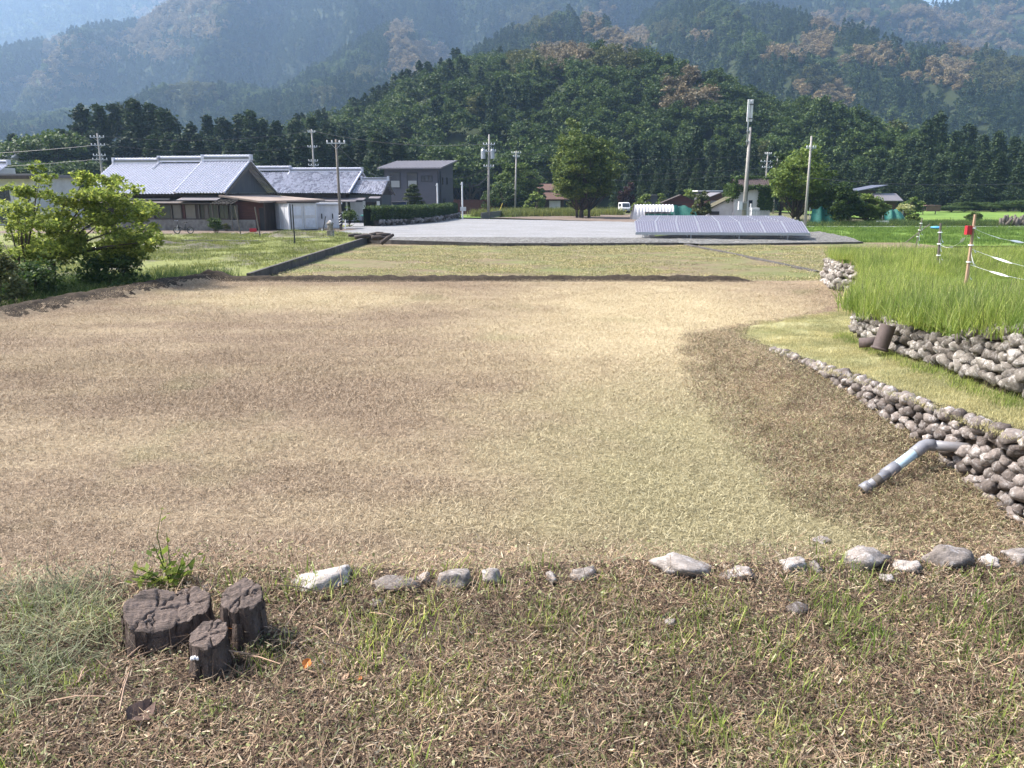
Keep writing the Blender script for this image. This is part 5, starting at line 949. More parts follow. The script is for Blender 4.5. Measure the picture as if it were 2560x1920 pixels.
m = MB(); m.torus((.03, .05, .28), (0, 1, 0), .08, .008, 16, 4); m.tube([(.03, .06, .28), (.12, .07, .16)], .01, 5); m.box((.14, .10, .16), (.09, .07, .02)); m.tube([(.03, -.06, .28), (-.06, -.07, .40)], .01, 5); m.box((-.08, -.10, .40), (.09, .07, .02)); m.build('crank', M['dmetal'], BK); m = MB(); m.torus((-.52, 0, .25), (0, 1, 0), .27, .012, 18, 4); m.build('mudguard', M['black'], BK); MB().tube([(.3, .05, .25), (.36, .12, .0)], .01, 5).build('kickstand', M['galv'], BK)
# stakes in the yard
def stake(name, label, pb, pt, z, r, mat, cat='stake', group=None):
    b = G(pb[0], pb[1], z); tp = D(pt[0], pt[1], b.y); t = thing(name, label, cat, b, 0, group); MB().tube([(0, 0, -.1), Vector(tp) - b], [r, r * .8], 7).build('shaft', M[mat], t); return t, b, tp
stake('leaning_stake', 'pale wooden stake leaning left of the container, further from it', (603, 590), (587, 515), .45, .045, 'fade'); stake('leaning_stake', 'pale wooden stake leaning close to the container', (651, 592), (637, 517), .45, .05, 'fade'); stake('iron_stake', 'dark upright iron stake in front of the container', (737, 610), (731, 511), .5, .04, 'black')
tt, _, _ = stake('tool_handle', 'dark tool leaning beside the garden shed, white tip below', (806, 583), (814, 541), .45, .04, 'black'); MB().tube([(0, 0, 0), (.01, 0, .32)], .05, 6).build('tip', M['white'], tt)
# stone statue, red crate, rubble heap with logs, scraps
b = G(827, 590, .5); t = thing('stone_lantern', 'small grey stone wayside statue beside the wooden pole', 'stone statue', b); part(t, 'base', M['rock'], ((0, 0, .15), (.42, .4, .5)), bevel=.03); m = MB(); m.tube([(0, 0, .38), (0, 0, .7), (0, 0, .78)], [.17, .2, .18], 10); m.tube([(0, 0, .78), (0, 0, .86), (0, 0, 1.05)], [.26, .24, .05], 8); m.build('figure', M['rock'], t, True)
b = G(633, 580, .42); t = thing('red_crate', 'red plastic crate on the ground left of the container', 'crate', b, .3); part(t, 'side', M['red'], ((0, -.17, .14), (.5, .03, .26)), ((0, .17, .14), (.5, .03, .26)), ((-.24, 0, .14), (.03, .32, .26)), ((.24, 0, .14), (.03, .32, .26)), ((0, 0, .03), (.46, .32, .03)))
for k, (px, py) in enumerate(((905, 597), (925, 596), (948, 600), (960, 592), (890, 594), (968, 603), (940, 590))):
    b = G(px, py, .55); r_ = random.Random(k); o = MB(); d = Vector((r_.uniform(-1, 1), r_.uniform(-.4, .4), r_.uniform(-.1, .25))).normalized(); o.tube([-d * .45, d * .1 + Vector((0, 0, .04)), d * .5], [.13, .12, .09], 9); o = o.build('rotten_log', M['wood'], None, True); o.location = b + Vector((0, 0, .12)); tag(o, 'rotten log end in the heap at the corner of the gravel lot', 'log', 'rotten logs at the lot corner')
for k in range(14):
    px, py = 580 + k * 16 + random.uniform(-6, 6), 584 + random.uniform(-3, 5); b = G(px, py, .45); o = link('rubble_stone', SMALL[k % 6]); o.location = b; s = random.uniform(.10, .24); o.scale = (s * 1.3, s, s * .7); tag(o, 'grey rubble stone in the line between the farmhouse and the yard', 'stone', 'rubble stones before the container')
# hedge on its stone edging
hp = [G(938, 566, .3), G(1010, 562, .27), G(1080, 556, .24), G(1128, 548, .2), G(1150, 541, .15)]
HW = [(p.x, p.y, p.z - .1, p.z + .55) for p in hp][::-1]
stone_wall('hedge_stone_edging', 'dark rough stone edging under the clipped hedge', HW[::-1], ROCKD, .42, 31, .08, 90)
HG = thing('clipped_hedge', 'long clipped dark green hedge at the edge of the gravel lot', 'hedge', hp[0]); pts = []
for a_, b_ in zip(hp[:-1], hp[1:]):
    n = int(1500 * (b_ - a_).length / 12) + 200; u = rng.random(n); base = np.array(a_)[None] * (1 - u)[:, None] + np.array(b_)[None] * u[:, None]; d = (b_ - a_).normalized(); nn = np.array((-d.y, d.x, 0)); k = rng.random(n); face = rng.random(n)
    w_ = np.where(face < .45, .35, .35 + 1.1 * rng.random(n)); z = np.where(face < .45, .55 + 1.15 * rng.random(n), 1.70) + rng.normal(0, .05, n); pts.append(base + nn[None] * (w_ + rng.normal(0, .05, n))[:, None] + np.stack([0 * z, 0 * z, z], 1))
pts = np.concatenate(pts) - np.array(hp[0]); V_, F_ = leaves(np.repeat(pts, 3, 0) + rng.normal(0, .09, (len(pts) * 3, 3)), .17 * rng.uniform(.6, 1.3, len(pts) * 3), .4); link('foliage', np_mesh('foliage', V_, F_, M['broad']), HG)
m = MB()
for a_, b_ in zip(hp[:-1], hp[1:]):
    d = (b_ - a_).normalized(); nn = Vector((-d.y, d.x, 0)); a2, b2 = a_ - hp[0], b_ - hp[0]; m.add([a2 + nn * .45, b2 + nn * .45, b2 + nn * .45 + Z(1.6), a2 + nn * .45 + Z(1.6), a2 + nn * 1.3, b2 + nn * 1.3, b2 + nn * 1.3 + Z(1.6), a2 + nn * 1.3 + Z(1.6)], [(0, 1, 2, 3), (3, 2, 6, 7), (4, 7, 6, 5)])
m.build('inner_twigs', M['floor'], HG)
# low hedges and shrubs near the houses
def shrub(name, label, loc, r, h, mat, seed, n=40, ls=.14, group=None, cat_='shrub', dens=40):
    V_, F_, C_ = broad_geo(seed, h, r, n, dens, ls, .02, .45, 1.0, .34); t = thing(name, label, cat_, loc, 0, group); link('foliage', np_mesh('foliage', V_, F_, mat), t); link('stem', trunk_mb(h, .05, .5, seed, C_[::5]).mesh('stem', M['bark']), t); return t
shrub('round_shrub', 'small dark rounded shrub before the farmhouse base wall', G(540, 582, .4), .62, 1.15, M['broad'], 501, 60, .12); shrub('small_shrub', 'dull low shrub right of the rounded shrub by the base wall', G(565, 578, .4), .4, .6, M['olive'], 502, 24, .1); shrub('small_shrub', 'little shrub hiding behind the left tree near the base wall', G(386, 580, .4), .4, .75, M['weed'], 503, 24, .1)
shrub('gold_shrub', 'yellow-green shrub between the boarded shed and second tiled house', (G(730, 560, .4).x, 74, .4), 1.1, 2.6, M['olive'], 504, 60, .2); b = D(858, 560, 72); shrub('clipped_shrub', 'dark clipped shrub behind the wooden pole', (b.x + .6, 72, .4), .9, 1.6, M['broad'], 505, 60, .14)
# topiary pine
b = D(1033, 540, 97); t = thing('topiary_pine', 'cloud-pruned pine in tiers before the dark house', 'tree', (b.x, 97, .1)); pts = []
for z, r_ in ((4.1, .55), (3.6, .8), (3.1, .95), (2.6, 1.15), (2.1, 1.35), (1.6, 2.0), (1.15, 2.4)):
    for s in range(3): a = rng.random() * 6.28; c = np.array([math.cos(a) * r_ * .4, math.sin(a) * r_ * .4, z]); e = rng.normal(0, 1, (260, 3)); e /= np.linalg.norm(e, axis=1, keepdims=True); pts.append(c + e * rng.random((260, 1)) ** .35 * np.array([r_ * .8, r_ * .8, .24]))
V_, F_ = leaves(np.concatenate(pts), .22, .6); link('crown', np_mesh('crown', V_, F_, M['pinel']), t); link('trunk', trunk_mb(4.2, .14, .95, 3).mesh('trunk', M['bark']), t)
# blue tarp stack, green cover, block wall, brown fence
b = D(972, 530, 92); t = thing('tarp_shelter', 'blue tarpaulin draped over a frame between the tiled house and hedge', 'tarpaulin', (b.x, 92, .2)); n1 = 24; V_ = []
for i in range(n1):
    for j in range(10): u, v = i / (n1 - 1), j / 9; V_.append((-2.1 + 4.2 * u, -.3 * v + .1 * math.sin(u * 17) * v, 2.1 - 1.6 * v ** 1.2 - .22 * math.sin(u * 3.14) * (1 - v) + .12 * math.sin(u * 9 + v * 4)))
me = np_mesh('tarp', V_, [(i * 10 + j, i * 10 + j + 1, (i + 1) * 10 + j + 1, (i + 1) * 10 + j) for i in range(n1 - 1) for j in range(9)], M['bluet'], True); link('tarp', me, t); part(t, 'top_sheet', M['gmetal'], ((0, .6, 2.2), (4.4, 1.6, .08))); part(t, 'post', M['galv'], ((-2.1, 0, 1.1), (.07, .07, 2.2)), ((2.1, 0, 1.1), (.07, .07, 2.2)))
b = D(926, 545, 82); t = thing('covered_bench', 'low bench under a turquoise cover beside the porch', 'bench', (b.x, 82, .45)); part(t, 'cover', M['greent'], ((0, 0, .62), (1.9, .9, .16)), bevel=.04); part(t, 'leg', M['dmetal'], ((-.8, -.3, .28), (.07, .07, .56)), ((.8, -.3, .28), (.07, .07, .56)), ((-.8, .3, .28), (.07, .07, .56)), ((.8, .3, .28), (.07, .07, .56)))
a_, b_ = G(1203, 548, .05), G(1277, 537, .05); t = thing('block_wall', 'low grey concrete block wall beside the transformer pole', 'wall', a_, math.atan2((b_ - a_).y, (b_ - a_).x)); L_ = (b_ - a_).length; nb = int(L_ / .42)
m = MB(); m.box((0, 0, 0), (.40, .15, .19)); BLK = m.mesh('block', M['conc'])
for r_ in range(4):
    for k in range(nb): o = link('block', BLK, t); o.location = (.2 + .42 * k + (.2 if r_ % 2 else 0), 0, .1 + .205 * r_)
b = D(1180, 510, 128); t = thing('board_fence', 'dark brown board fence behind the white meter post', 'fence', (b.x - 3.8, 128, .0))
for k in range(19): part(t, 'board', M['redwood'], ((.42 * k, .01 * (k % 2), 1.2), (.40, .04, 2.3)))
# green nets at right, blue box, low boxes
for k, (px, py, Y, w_, h_, lab) in enumerate(((2065, 540, 86, 3.0, 1.9, 'green netting tent under the leafy tree at right'), (2240, 545, 92, 2.4, 1.5, 'small green netting tent left of the shelter at right'), (1700, 525, 108, 5.2, 1.7, 'green netting fence between greenhouse tunnel and ivy house'))):
    b = D(px, py, Y); t = thing('garden_net', lab, 'netting', (b.x, Y, 0)); n1, n2 = 22, 8; V_ = []
    for i in range(n1):
        for j in range(n2): u, v = i / (n1 - 1), j / (n2 - 1); V_.append((w_ * (u - .5) * (1.15 - .3 * v), .9 * v + .15 * math.sin(u * 14), h_ * (v ** .8) * (.75 + .25 * math.sin(u * 3.14) + .06 * math.sin(u * 21))))
    link('net', np_mesh('net', V_, [(i * n2 + j, (i + 1) * n2 + j, (i + 1) * n2 + j + 1, i * n2 + j + 1) for i in range(n1 - 1) for j in range(n2 - 1)], M['net'], True), t)
    for s in (-.5, 0, .5): MB().tube([(w_ * s, .8, 0), (w_ * s, .9, h_ * .95)], .03, 5).build('pole', M['galv'], t)
b = D(2205, 563, 84); t = thing('feed_trough', 'pale blue-white box lying in weeds by the lane at right', 'box', (b.x, 84, .05)); part(t, 'box', M['whites'], ((0, 0, .2), (1.2, .5, .4)), bevel=.04)
rp = D(2530, 570, 80); t = thing('root_pile', 'grey weathered root stump pile beside the road at the right edge', 'stump', (rp.x, 80, .1)); m = MB()
for k in range(16): r_ = random.Random(k + 50); a = r_.uniform(0, 3.14); x = r_.uniform(-1.2, 1.4); m.tube([(x, r_.uniform(-.5, .5), -.1), (x + r_.uniform(-.3, .3), r_.uniform(-.5, .5), r_.uniform(.5, 1.1))], [.2, .1], 7)
m.build('roots', M['fade'], t, True)
# streamers on stakes above the tall grass
ST = []
for pb, pt, z, lab, r_ in (((2290, 612), (2306, 545), 1.5, 'thin grey stake with white tape, farthest of the three', .025), ((2344, 672), (2352, 558), 1.6, 'grey taped stake in the tall grass, middle of the three', .03), ((2415, 705), (2438, 536), 1.6, 'tall tan bamboo stake with red box on top, nearest of the three', .032)):
    t, b, tp = stake('taped_stake', lab, pb, pt, z, r_, 'bamboo' if 'tan' in lab else 'fade', 'stake', 'taped stakes on the terrace'); ST.append((t, b, Vector(tp)))
def ribbon_piece(par, p, d, ln, w_, dr=.08):
    p, d = Vector(p), Vector(d).normalized(); s = d.cross(Vector((0, 0, 1))); s = s.normalized() if s.length > .01 else Vector((1, 0, 0)); s = (s + Vector((0, 0, random.uniform(-1, 1)))).normalized(); V_ = []
    for k in range(6): u = k / 5; c = p + d * ln * u + Vector((0, 0, -dr * math.sin(u * 3.14))); ww = w_ * math.sin(.25 + 2.6 * u); V_ += [c - s * ww, c + s * ww + Vector((0, .01, 0))]
    m = MB(); m.add(V_, [(2 * k, 2 * k + 1, 2 * k + 3, 2 * k + 2) for k in range(5)]); m.build('tape', M['tape'], par)
for t, b, tp in ST:
    d = tp - b
    for k in range(4): u = .25 + .2 * k; ribbon_piece(t, d * u + Vector((0, -.04, 0)), (random.uniform(.1, .5), -.1, -1), .28, .03)
    for k in range(3): u = .3 + .25 * k; MB().torus(d * u, d, .04, .012, 10, 5).build('tape_wrap', M['tape'], t)
o = ST[2]; part(o[0], 'red_box', M['red'], (((o[2] - o[1]).x - .10, -.02, (o[2] - o[1]).z - .30), (.10, .09, .17)))
dd = (ST[2][2] - ST[2][1]); P0 = ST[2][1] + dd * .80
def rope(label, a, b, sag, n):
    t = thing('tape_rope', label, 'rope', a); a, b = Vector(a), Vector(b); f = lambda k: (b - a) * k + Vector((0, 0, -sag * 4 * k * (1 - k)))
    MB().tube([f(k / 16) for k in range(17)], .003, 4).build('cord', M['tape'], t)
    for k in range(n): u = (k + .6) / n; ribbon_piece(t, f(u * .95), f(min(1, u + .05)) - f(u), .36, .034, .0)
rope('white tape line sagging from the red-boxed stake to the right edge', P0, P0 + Vector((3.0, .8, -.05)), .28, 5); rope('lower white tape line from the red-boxed stake to the right', ST[2][1] + dd * .5, ST[2][1] + dd * .5 + Vector((1.6, -1.2, -.42)), .1, 3); rope('lowest white tape line from the red-boxed stake', ST[2][1] + dd * .27, ST[2][1] + dd * .27 + Vector((1.3, -1.6, -.25)), .1, 3)
rope('white tape line between the red-boxed stake and the middle stake', P0, ST[1][1] + (ST[1][2] - ST[1][1]) * .55, .2, 3); MB_ = stake('fallen_stake', 'tilted taped stake crossing the farthest taped stake', (2265, 600), (2325, 560), 1.5, .02, 'fade')
b = D(2343, 569, 22); t = thing('blue_bag', 'small light-blue plastic sheet near the middle taped stake', 'plastic sheet', b); o = link('bag', ROCKW[2], t); o.scale = (.17, .12, .06); o.data = rock_mesh('bag', 5, M['blue'], 2)
# pipes
pp = [G(2155, 1225, .66), G(2190, 1203, .74), G(2222, 1180, .80), G(2295, 1126, .98), G(2318, 1112, 1.02), G(2395, 1118, 1.02)]; t = thing('drain_pipe', 'grey plastic drain pipe with pale blue middle length and bend, out of the low wall', 'pipe', pp[0]); q0 = pp[0]
MB().tube([pp[2] - q0, pp[3] - q0], .048, 16).build('pale_length', M['pvcl'], t, True); MB().tube([pp[0] - q0, pp[1] - q0, pp[2] - q0], .045, 16).build('end_length', M['pvc'], t, True); dv_ = (pp[1] - pp[0]).normalized()
MB().tube([pp[2] - q0 - dv_ * .05, pp[2] - q0 + (pp[3] - pp[2]).normalized() * .10], .055, 16).build('collar', M['pvc'], t, True); MB().tube([pp[0] - q0, pp[0] - q0 + dv_ * .08], .054, 16).build('end_collar', M['pvc'], t, True); MB().tube([pp[0] - q0 - dv_ * .002, pp[0] - q0 + dv_ * .03], .040, 16).build('bore', M['black'], t); MB().tube([pp[1] - q0 - dv_ * .02, pp[1] - q0 + dv_ * .05], .0465, 16).build('tape_band', M['fade'], t, True)
e0 = pp[3] - q0 - (pp[3] - pp[2]).normalized() * .05; e2 = pp[4] - q0 + (pp[5] - pp[4]).normalized() * .06; MB().tube([e0, pp[3] - q0, (pp[3] + pp[4]) / 2 - q0 + Z(.012), pp[4] - q0, e2], .056, 16).build('bend', M['pvc'], t, True); MB().tube([pp[4] - q0, pp[5] - q0, pp[5] - q0 + (pp[5] - pp[4])], .047, 16).build('upper_length', M['pvc'], t, True)
c0 = Vector((5.20, 10.55, 1.17)); c1 = c0 + Vector((.10, .03, .33)); t = thing('clay_pipe', 'dark clay drain pipe standing askew against the terrace wall', 'pipe', c0); MB().tube([(0, 0, 0), c1 - c0], .105, 18, 0, False).build('barrel', M['clay'], t, True); MB().tube([(0, 0, 0), c1 - c0], .085, 18).build('bore', M['black'], t); m = MB(); m.torus((0, 0, 0), c1 - c0, .108, .018, 18, 6); m.build('collar', M['clay'], t, True)
t = thing('clay_pipe', 'half-buried clay pipe length lying left of the standing clay pipe', 'pipe', (5.34, 11.05, 1.12)); MB().tube([(-.16, .1, .02), (.06, -.02, .06)], .075, 16).build('barrel', M['clay'], t, True); MB().tube([(.055, -.018, .06), (.066, -.024, .06)], .06, 16).build('bore', M['black'], t)
# ================================================================== SINGLE TREES
def one_tree(name, label, px, top, wpx, Y, mat, seed, z0=0.0, base=.14, nc=110, nl=75, ls=.42, ctr=.5, r0=.25, trunks=1, cl=.27):
    tp = D(px, top, Y); h = tp.z - z0; rw = wpx / 2 * Y * .97 / FPX; V_, F_, C_ = broad_geo(seed, h, rw, nc, nl, ls, base, ctr, 1.0, cl, -.9); t = thing(name, label, 'tree', (tp.x, Y, z0), 0); link('crown', np_mesh('crown', V_, F_, mat), t)
    for k in range(trunks):
        o = link('trunk', trunk_mb(h, r0 * (.7 if k else 1), .6, seed + k, C_[k::max(4, trunks * 3)], .03 + .02 * k).mesh('trunk', M['bark'], True), t); o.location = ((k * .55 * (-1) ** k), k * .2, 0)
    return t
M['mid'] = leafmat('mid_leaves', [(0, (.05, .085, .025)), (.5, (.09, .135, .035)), (1, (.16, .20, .05))], .3)
one_tree('big_tree', 'big dense dark-green tree at the back of the gravel lot', 1458, 318, 222, 107, M['mid'], 411, .1, .04, 240, 150, .36, .48, .3, 3, .2)
one_tree('leafy_tree', 'rounded light-green tree behind the slim utility pole', 1285, 402, 120, 133, M['light'], 412, 0, .2, 90, 70, .45, .6)
one_tree('leafy_tree', 'low wide light-green tree beside the transformer pole', 1260, 455, 120, 128, M['broad'], 413, 0, .05, 90, 60, .4, .45); one_tree('slim_tree', 'narrow yellow-green tree left of the small hut', 1348, 440, 40, 131, M['light'], 414, 0, .1, 50, 60, .35, .5); one_tree('low_bush', 'low bright bush in front of the small hut', 1340, 478, 60, 122, M['light'], 415, 0, .05, 50, 60, .35, .4)
one_tree('leafy_tree', 'large leafy tree behind the leaning pole, right of ivy house', 2010, 372, 185, 90, M['light'], 416, 0, .12, 150, 85, .36, .55, .25, 2, .24); one_tree('leafy_tree', 'dark bushy tree below and right of the large leafy tree', 2105, 455, 130, 87, M['broad'], 417, 0, .03, 110, 70, .32, .45); one_tree('leafy_tree', 'round mid-green bush right of the netting tents', 2175, 485, 90, 88, M['light'], 418, 0, .03, 80, 60, .3, .45); one_tree('leafy_tree', 'dark tree crown above the ivy house side', 1965, 365, 70, 108, M['broad'], 419, 0, .2, 70, 60, .4, .6)
one_tree('young_tree', 'pointed olive-green young tree between the two barns', 1756, 470, 56, 101, M['pinel'], 420, 0, .05, 80, 60, .3, .35); one_tree('feathery_shrub', 'feathery green shrub left of the greenhouse tunnel', 1612, 488, 62, 118, M['light'], 421, 0, .05, 50, 50, .35, .45); one_tree('maroon_tree', 'dark maroon-leaved tree behind the parked van', 1570, 462, 50, 145, M['maroon'], 422, 0, .1, 50, 50, .4, .5); one_tree('leafy_shrub', 'light shrub above the low dark shelter', 1655, 478, 34, 138, M['light'], 423, 0, .1, 30, 50, .35, .5); one_tree('leafy_shrub', 'bright shrub rising behind the barn roofs', 1725, 470, 56, 142, M['light'], 424, 0, .1, 40, 50, .4, .55)
one_tree('cream_shrub', 'shrub with pale cream top right of the grey-roofed hut', 2265, 508, 44, 110, M['cream'], 425, 0, .03, 40, 60, .3, .5); one_tree('garden_shrub', 'green shrub behind the cream-topped shrub', 2280, 490, 60, 124, M['light'], 426, 0, .05, 40, 50, .35, .5); one_tree('garden_shrub', 'rounded dark shrub standing alone by the far paddy', 2438, 532, 44, 96, M['broad'], 427, 0, .03, 40, 60, .25, .45); one_tree('garden_shrub', 'low yellow-green shrub left of the root pile field', 2285, 535, 40, 90, M['light'], 428, 0, .03, 40, 60, .22, .45); one_tree('garden_shrub', 'dark low garden bush before the grey-roofed hut', 2210, 510, 60, 100, M['broad'], 429, 0, .03, 50, 60, .3, .45)
one_tree('valley_tree', 'mid-green tree at the valley mouth right of the mast', 1985, 305, 120, 240, M['light'], 430, 0, .1, 80, 50, .9, .5); one_tree('valley_tree', 'light-green tree on the low rise right of the antenna', 1910, 300, 110, 260, M['light'], 431, 0, .1, 80, 50, .9, .5); one_tree('valley_tree', 'olive tree on the low rise behind the leaning pole', 2075, 345, 110, 230, M['olive'], 432, 0, .1, 80, 50, .9, .5)
# the yellow-green tree at the left, built from its boughs
def bough_tree(name, label, base, boughs, mat, Y, ls, n, seed, r0=.1):
    r = np.random.default_rng(seed); b = Vector(base); t = thing(name, label, 'tree', b, 0); pts = []; m = MB(); k = Y * .97 / FPX; fork = Vector((.1, 0, 1.0)); fork2 = Vector((-.15, .1, .9)); m.tube([(0, 0, -.3), (.03, 0, .45), fork], [r0 * 1.3, r0, r0 * .8], 9); m.tube([(.03, 0, .45), fork2], [r0 * .8, r0 * .6], 8)
    for i, (px, py, rp) in enumerate(boughs):
        c = D(px, py, Y + r.uniform(-1.0, 1.0)) - b; rr = rp * k; nn = int(n * (rp / 45) ** 1.6); e = r.normal(0, 1, (nn, 3)); e /= np.linalg.norm(e, axis=1, keepdims=True); e *= r.random((nn, 1)) ** .38
        sub = r.normal(0, .55, (9, 3)); pts.append(np.array(c) + (e * .55 + sub[r.integers(0, 9, nn)] * 1.25) * rr * np.array([1, 1, .62]))
        a = fork if c.x > -.1 else fork2; mid = a.lerp(c, .5) + Vector((r.normal(0, .06), r.normal(0, .06), .10)); m.tube([a, mid, c], [r0 * .5, r0 * .28, r0 * .08], 6)
    P = np.concatenate(pts); V_, F_ = leaves(P, ls * r.uniform(.6, 1.3, len(P)), .55, .55, r); link('crown', np_mesh('crown', V_, F_, mat), t); m.build('trunk', M['bark'], t, True)
    return t
bough_tree('leafy_fruit_tree', 'spreading yellow-green fruit tree left of the farmhouse', (D(130, 690, 24).x, 24, .32), [(230, 478, 52), (165, 500, 45), (285, 520, 52), (335, 562, 48), (392, 602, 30), (255, 555, 60), (185, 590, 55), (125, 605, 50), (95, 640, 42), (305, 610, 55), (225, 635, 55), (150, 545, 40), (350, 615, 40), (270, 460, 30), (210, 445, 24), (60, 600, 40)], M['lime'], 24, .135, 1000, 61)
bough_tree('sparse_tree', 'thin sparsely leaved tree at the far left, before the plaster house', (D(60, 690, 23).x, 23, .32), [(92, 420, 14), (100, 445, 20), (75, 475, 26), (30, 470, 24), (45, 520, 30), (105, 485, 22), (20, 545, 32), (70, 550, 34), (5, 600, 40)], M['lime'], 23, .13, 700, 62, .06)
shrub('edge_shrub', 'dark reddish-green shrub at the far left edge', (D(0, 700, 19).x - .1, 19, .3), .75, 1.75, M['olive'], 506, 50, .10, None, 'shrub', 60); shrub('edge_shrub', 'dense dark-green bush under the fruit tree', (D(265, 680, 23.5).x, 23.6, .3), 1.05, 1.25, M['weed'], 507, 70, .13); shrub('edge_shrub', 'dark bush at left below the sparse tree', (D(70, 720, 21).x, 21, .3), 1.1, 1.2, M['weed'], 508, 70, .13)

# ================================================================== STUMPS AND SHOOT
M['stump'] = plain('stump_bark', (.085, .058, .046), .95, .6, 22, bump=1.0, stretch=(1.2, 1.2, .5), dirt=((.19, .155, .135), .6)); M['stumpt'] = plain('weathered_end_grain', (.165, .125, .105), .95, .5, 30, bump=.8, stretch=(.25, 2.0, 1), dirt=((.05, .04, .035), .8))
def stump(label, c, rx, ry, h, tilt, seed, rz=0, slope=.12):
    t = thing('tree_stump', label, 'stump', c, rz, 'cut stumps on the near terrace'); r = random.Random(seed); n = 84; off = Vector((seed * 3.1, 0, 0)); V_ = []; lv = 20
    def rad(a, z): return 1 + .10 * mnoise.noise(Vector((math.cos(a) * 1.5, math.sin(a) * 1.5, z * 2)) + off) + .05 * mnoise.noise(Vector((math.cos(a) * 5, math.sin(a) * 5, z * 3)) + off) + .05 * mnoise.noise(Vector((math.cos(a) * 13, math.sin(a) * 13, z * 9)) + off) + .03 * mnoise.noise(Vector((math.cos(a) * 30, math.sin(a) * 30, z * 14)) + off) - .09 * max(0, math.sin(a * 7 + seed + 1.5 * math.sin(a * 3))) ** 14
    def top(u, v): return tilt * u * h + slope * v * h + .007 * mnoise.noise(Vector((u * 2.2, v * 2.2, seed * 7.7))) + .004 * mnoise.noise(Vector((u * 4 + seed, v * 12, 3.3)))
    for k in range(lv):
        z = k / (lv - 1); fl = 1 + .22 * (1 - z) ** 3
        for i in range(n): a = 2 * math.pi * i / n; q_ = rad(a, z) * fl; x, y = math.cos(a) * rx * q_, math.sin(a) * ry * q_; V_.append((x, y, -.04 + (h + .04) * z + z * top(x / rx, y / ry)))
    F_ = [(k * n + i, k * n + (i + 1) % n, (k + 1) * n + (i + 1) % n, (k + 1) * n + i) for k in range(lv - 1) for i in range(n)]; link('bark', np_mesh('bark', V_, F_, M['stump'], False), t)
    V_ = []; rg = 22; crk = [(r.random() * 6.283, r.uniform(.02, .055), r.uniform(.0, .45)) for _ in range(6)]
    for k in range(rg + 1):
        f = 1.0 - k / rg * .999
        for i in range(n):
            a = 2 * math.pi * i / n; q_ = rad(a, 1) * f; x, y = math.cos(a) * rx * q_, math.sin(a) * ry * q_; cr = -.022 * max([max(0, 1 - abs(((a - ca + .5 * mnoise.noise(Vector((f * 5, ca, seed))) * (1 - f) + 3.1416) % 6.2832) - 3.1416) / (cw / max(f, .15))) * (1 if f > c0_ else 0) for ca, cw, c0_ in crk]); V_.append((x, y, h + top(x / rx, y / ry) + cr + (.004 * mnoise.noise(Vector((x * 90, y * 30, seed))) + .002 if k else 0)))
    F_ = [(k * n + i, k * n + (i + 1) % n, (k + 1) * n + (i + 1) % n, (k + 1) * n + i) for k in range(rg) for i in range(n)]; link('cut_face', np_mesh('cut_face', V_, F_, M['stumpt'], False), t)
    for k in range(14):                               # loose plates of bark
        a = r.random() * 6.283; z0 = r.uniform(0, h * .5); z1 = min(h * .98, z0 + h * r.uniform(.3, .6)); w_ = r.uniform(.12, .28); V_ = []
        for aa in (a - w_, a, a + w_):
            for z in (z0, z1): q_ = rad(aa, z / h) * (1.07 if aa == a else 1.03) * (1 + .22 * (1 - z / h) ** 3); V_.append((math.cos(aa) * rx * q_, math.sin(aa) * ry * q_, z + tilt * math.cos(aa) * z))
        m = MB(); m.add(V_, [(0, 2, 3, 1), (2, 4, 5, 3)]); m.build('bark_plate', M['stump'], t)
    return t
stump('widest dark split stump, leftmost of the three', G(398, 1606, 1.8), .10, .085, .125, -.08, 1, .2, .30); stump('narrow upright stump with orange leaf, rightmost of the three', G(615, 1600, 1.8), .068, .075, .17, .05, 2, .5); stump('small front stump with white fungus under its rim', G(530, 1672, 1.8), .06, .062, .125, .05, 3, .1); o = stump('low cracked lump of stump joined right of the widest stump', G(478, 1588, 1.8), .075, .08, .12, .15, 4, .8)
p = G(530, 1672, 1.8); o = MB(); 
for k in range(5): o.box((p.x - .03 + .009 * k, p.y - .066 + .002 * (k - 1) ** 2, 1.8 + .082 + .003 * (k % 2)), (.012, .016, .013))
o = o.build('fungus', M['white'], None, False, .006); tag(o, 'small white bracket fungus on the front stump', 'fungus')
def loose_leaf(label, px, py, z, s, mat, seed, name='fallen_leaf'):
    r = random.Random(seed); p = G(px, py, z); m = MB(); V_ = []
    for k in range(7): u = k / 6 - .5; w_ = .38 * math.cos(u * 2.9) + .05; zz = .25 * abs(u) + r.uniform(0, .12); V_ += [(u * 1.2, -w_, zz + .1), (u * 1.2, 0, zz), (u * 1.2, w_, zz + .14)]
    for k in range(6): b_ = 3 * k; m.add([Vector(V_[b_ + q_]) * s for q_ in range(6)], [(0, 1, 4, 3), (1, 2, 5, 4)])
    o = m.build(name, M[mat]); o.location = p; o.rotation_euler = (r.uniform(-.4, .6), r.uniform(-.4, .4), r.random() * 6); tag(o, label, 'leaf')
loose_leaf('bright orange dead leaf between the stumps', 575, 1545, 1.90, .05, 'orange', 1); loose_leaf('second orange dead leaf below the bright one', 585, 1570, 1.88, .035, 'orange', 2); loose_leaf('orange-brown leaf lying right of the stumps', 765, 1662, 1.82, .035, 'orange', 3); loose_leaf('curled dark brown dead leaf in the litter below the stumps', 345, 1790, 1.83, .085, 'dryleaf', 4); loose_leaf('tan dead leaf on the litter, centre', 865, 1695, 1.82, .025, 'bamboo', 5); loose_leaf('small rusty leaf beside the tan dead leaf', 900, 1700, 1.82, .02, 'orange', 6)
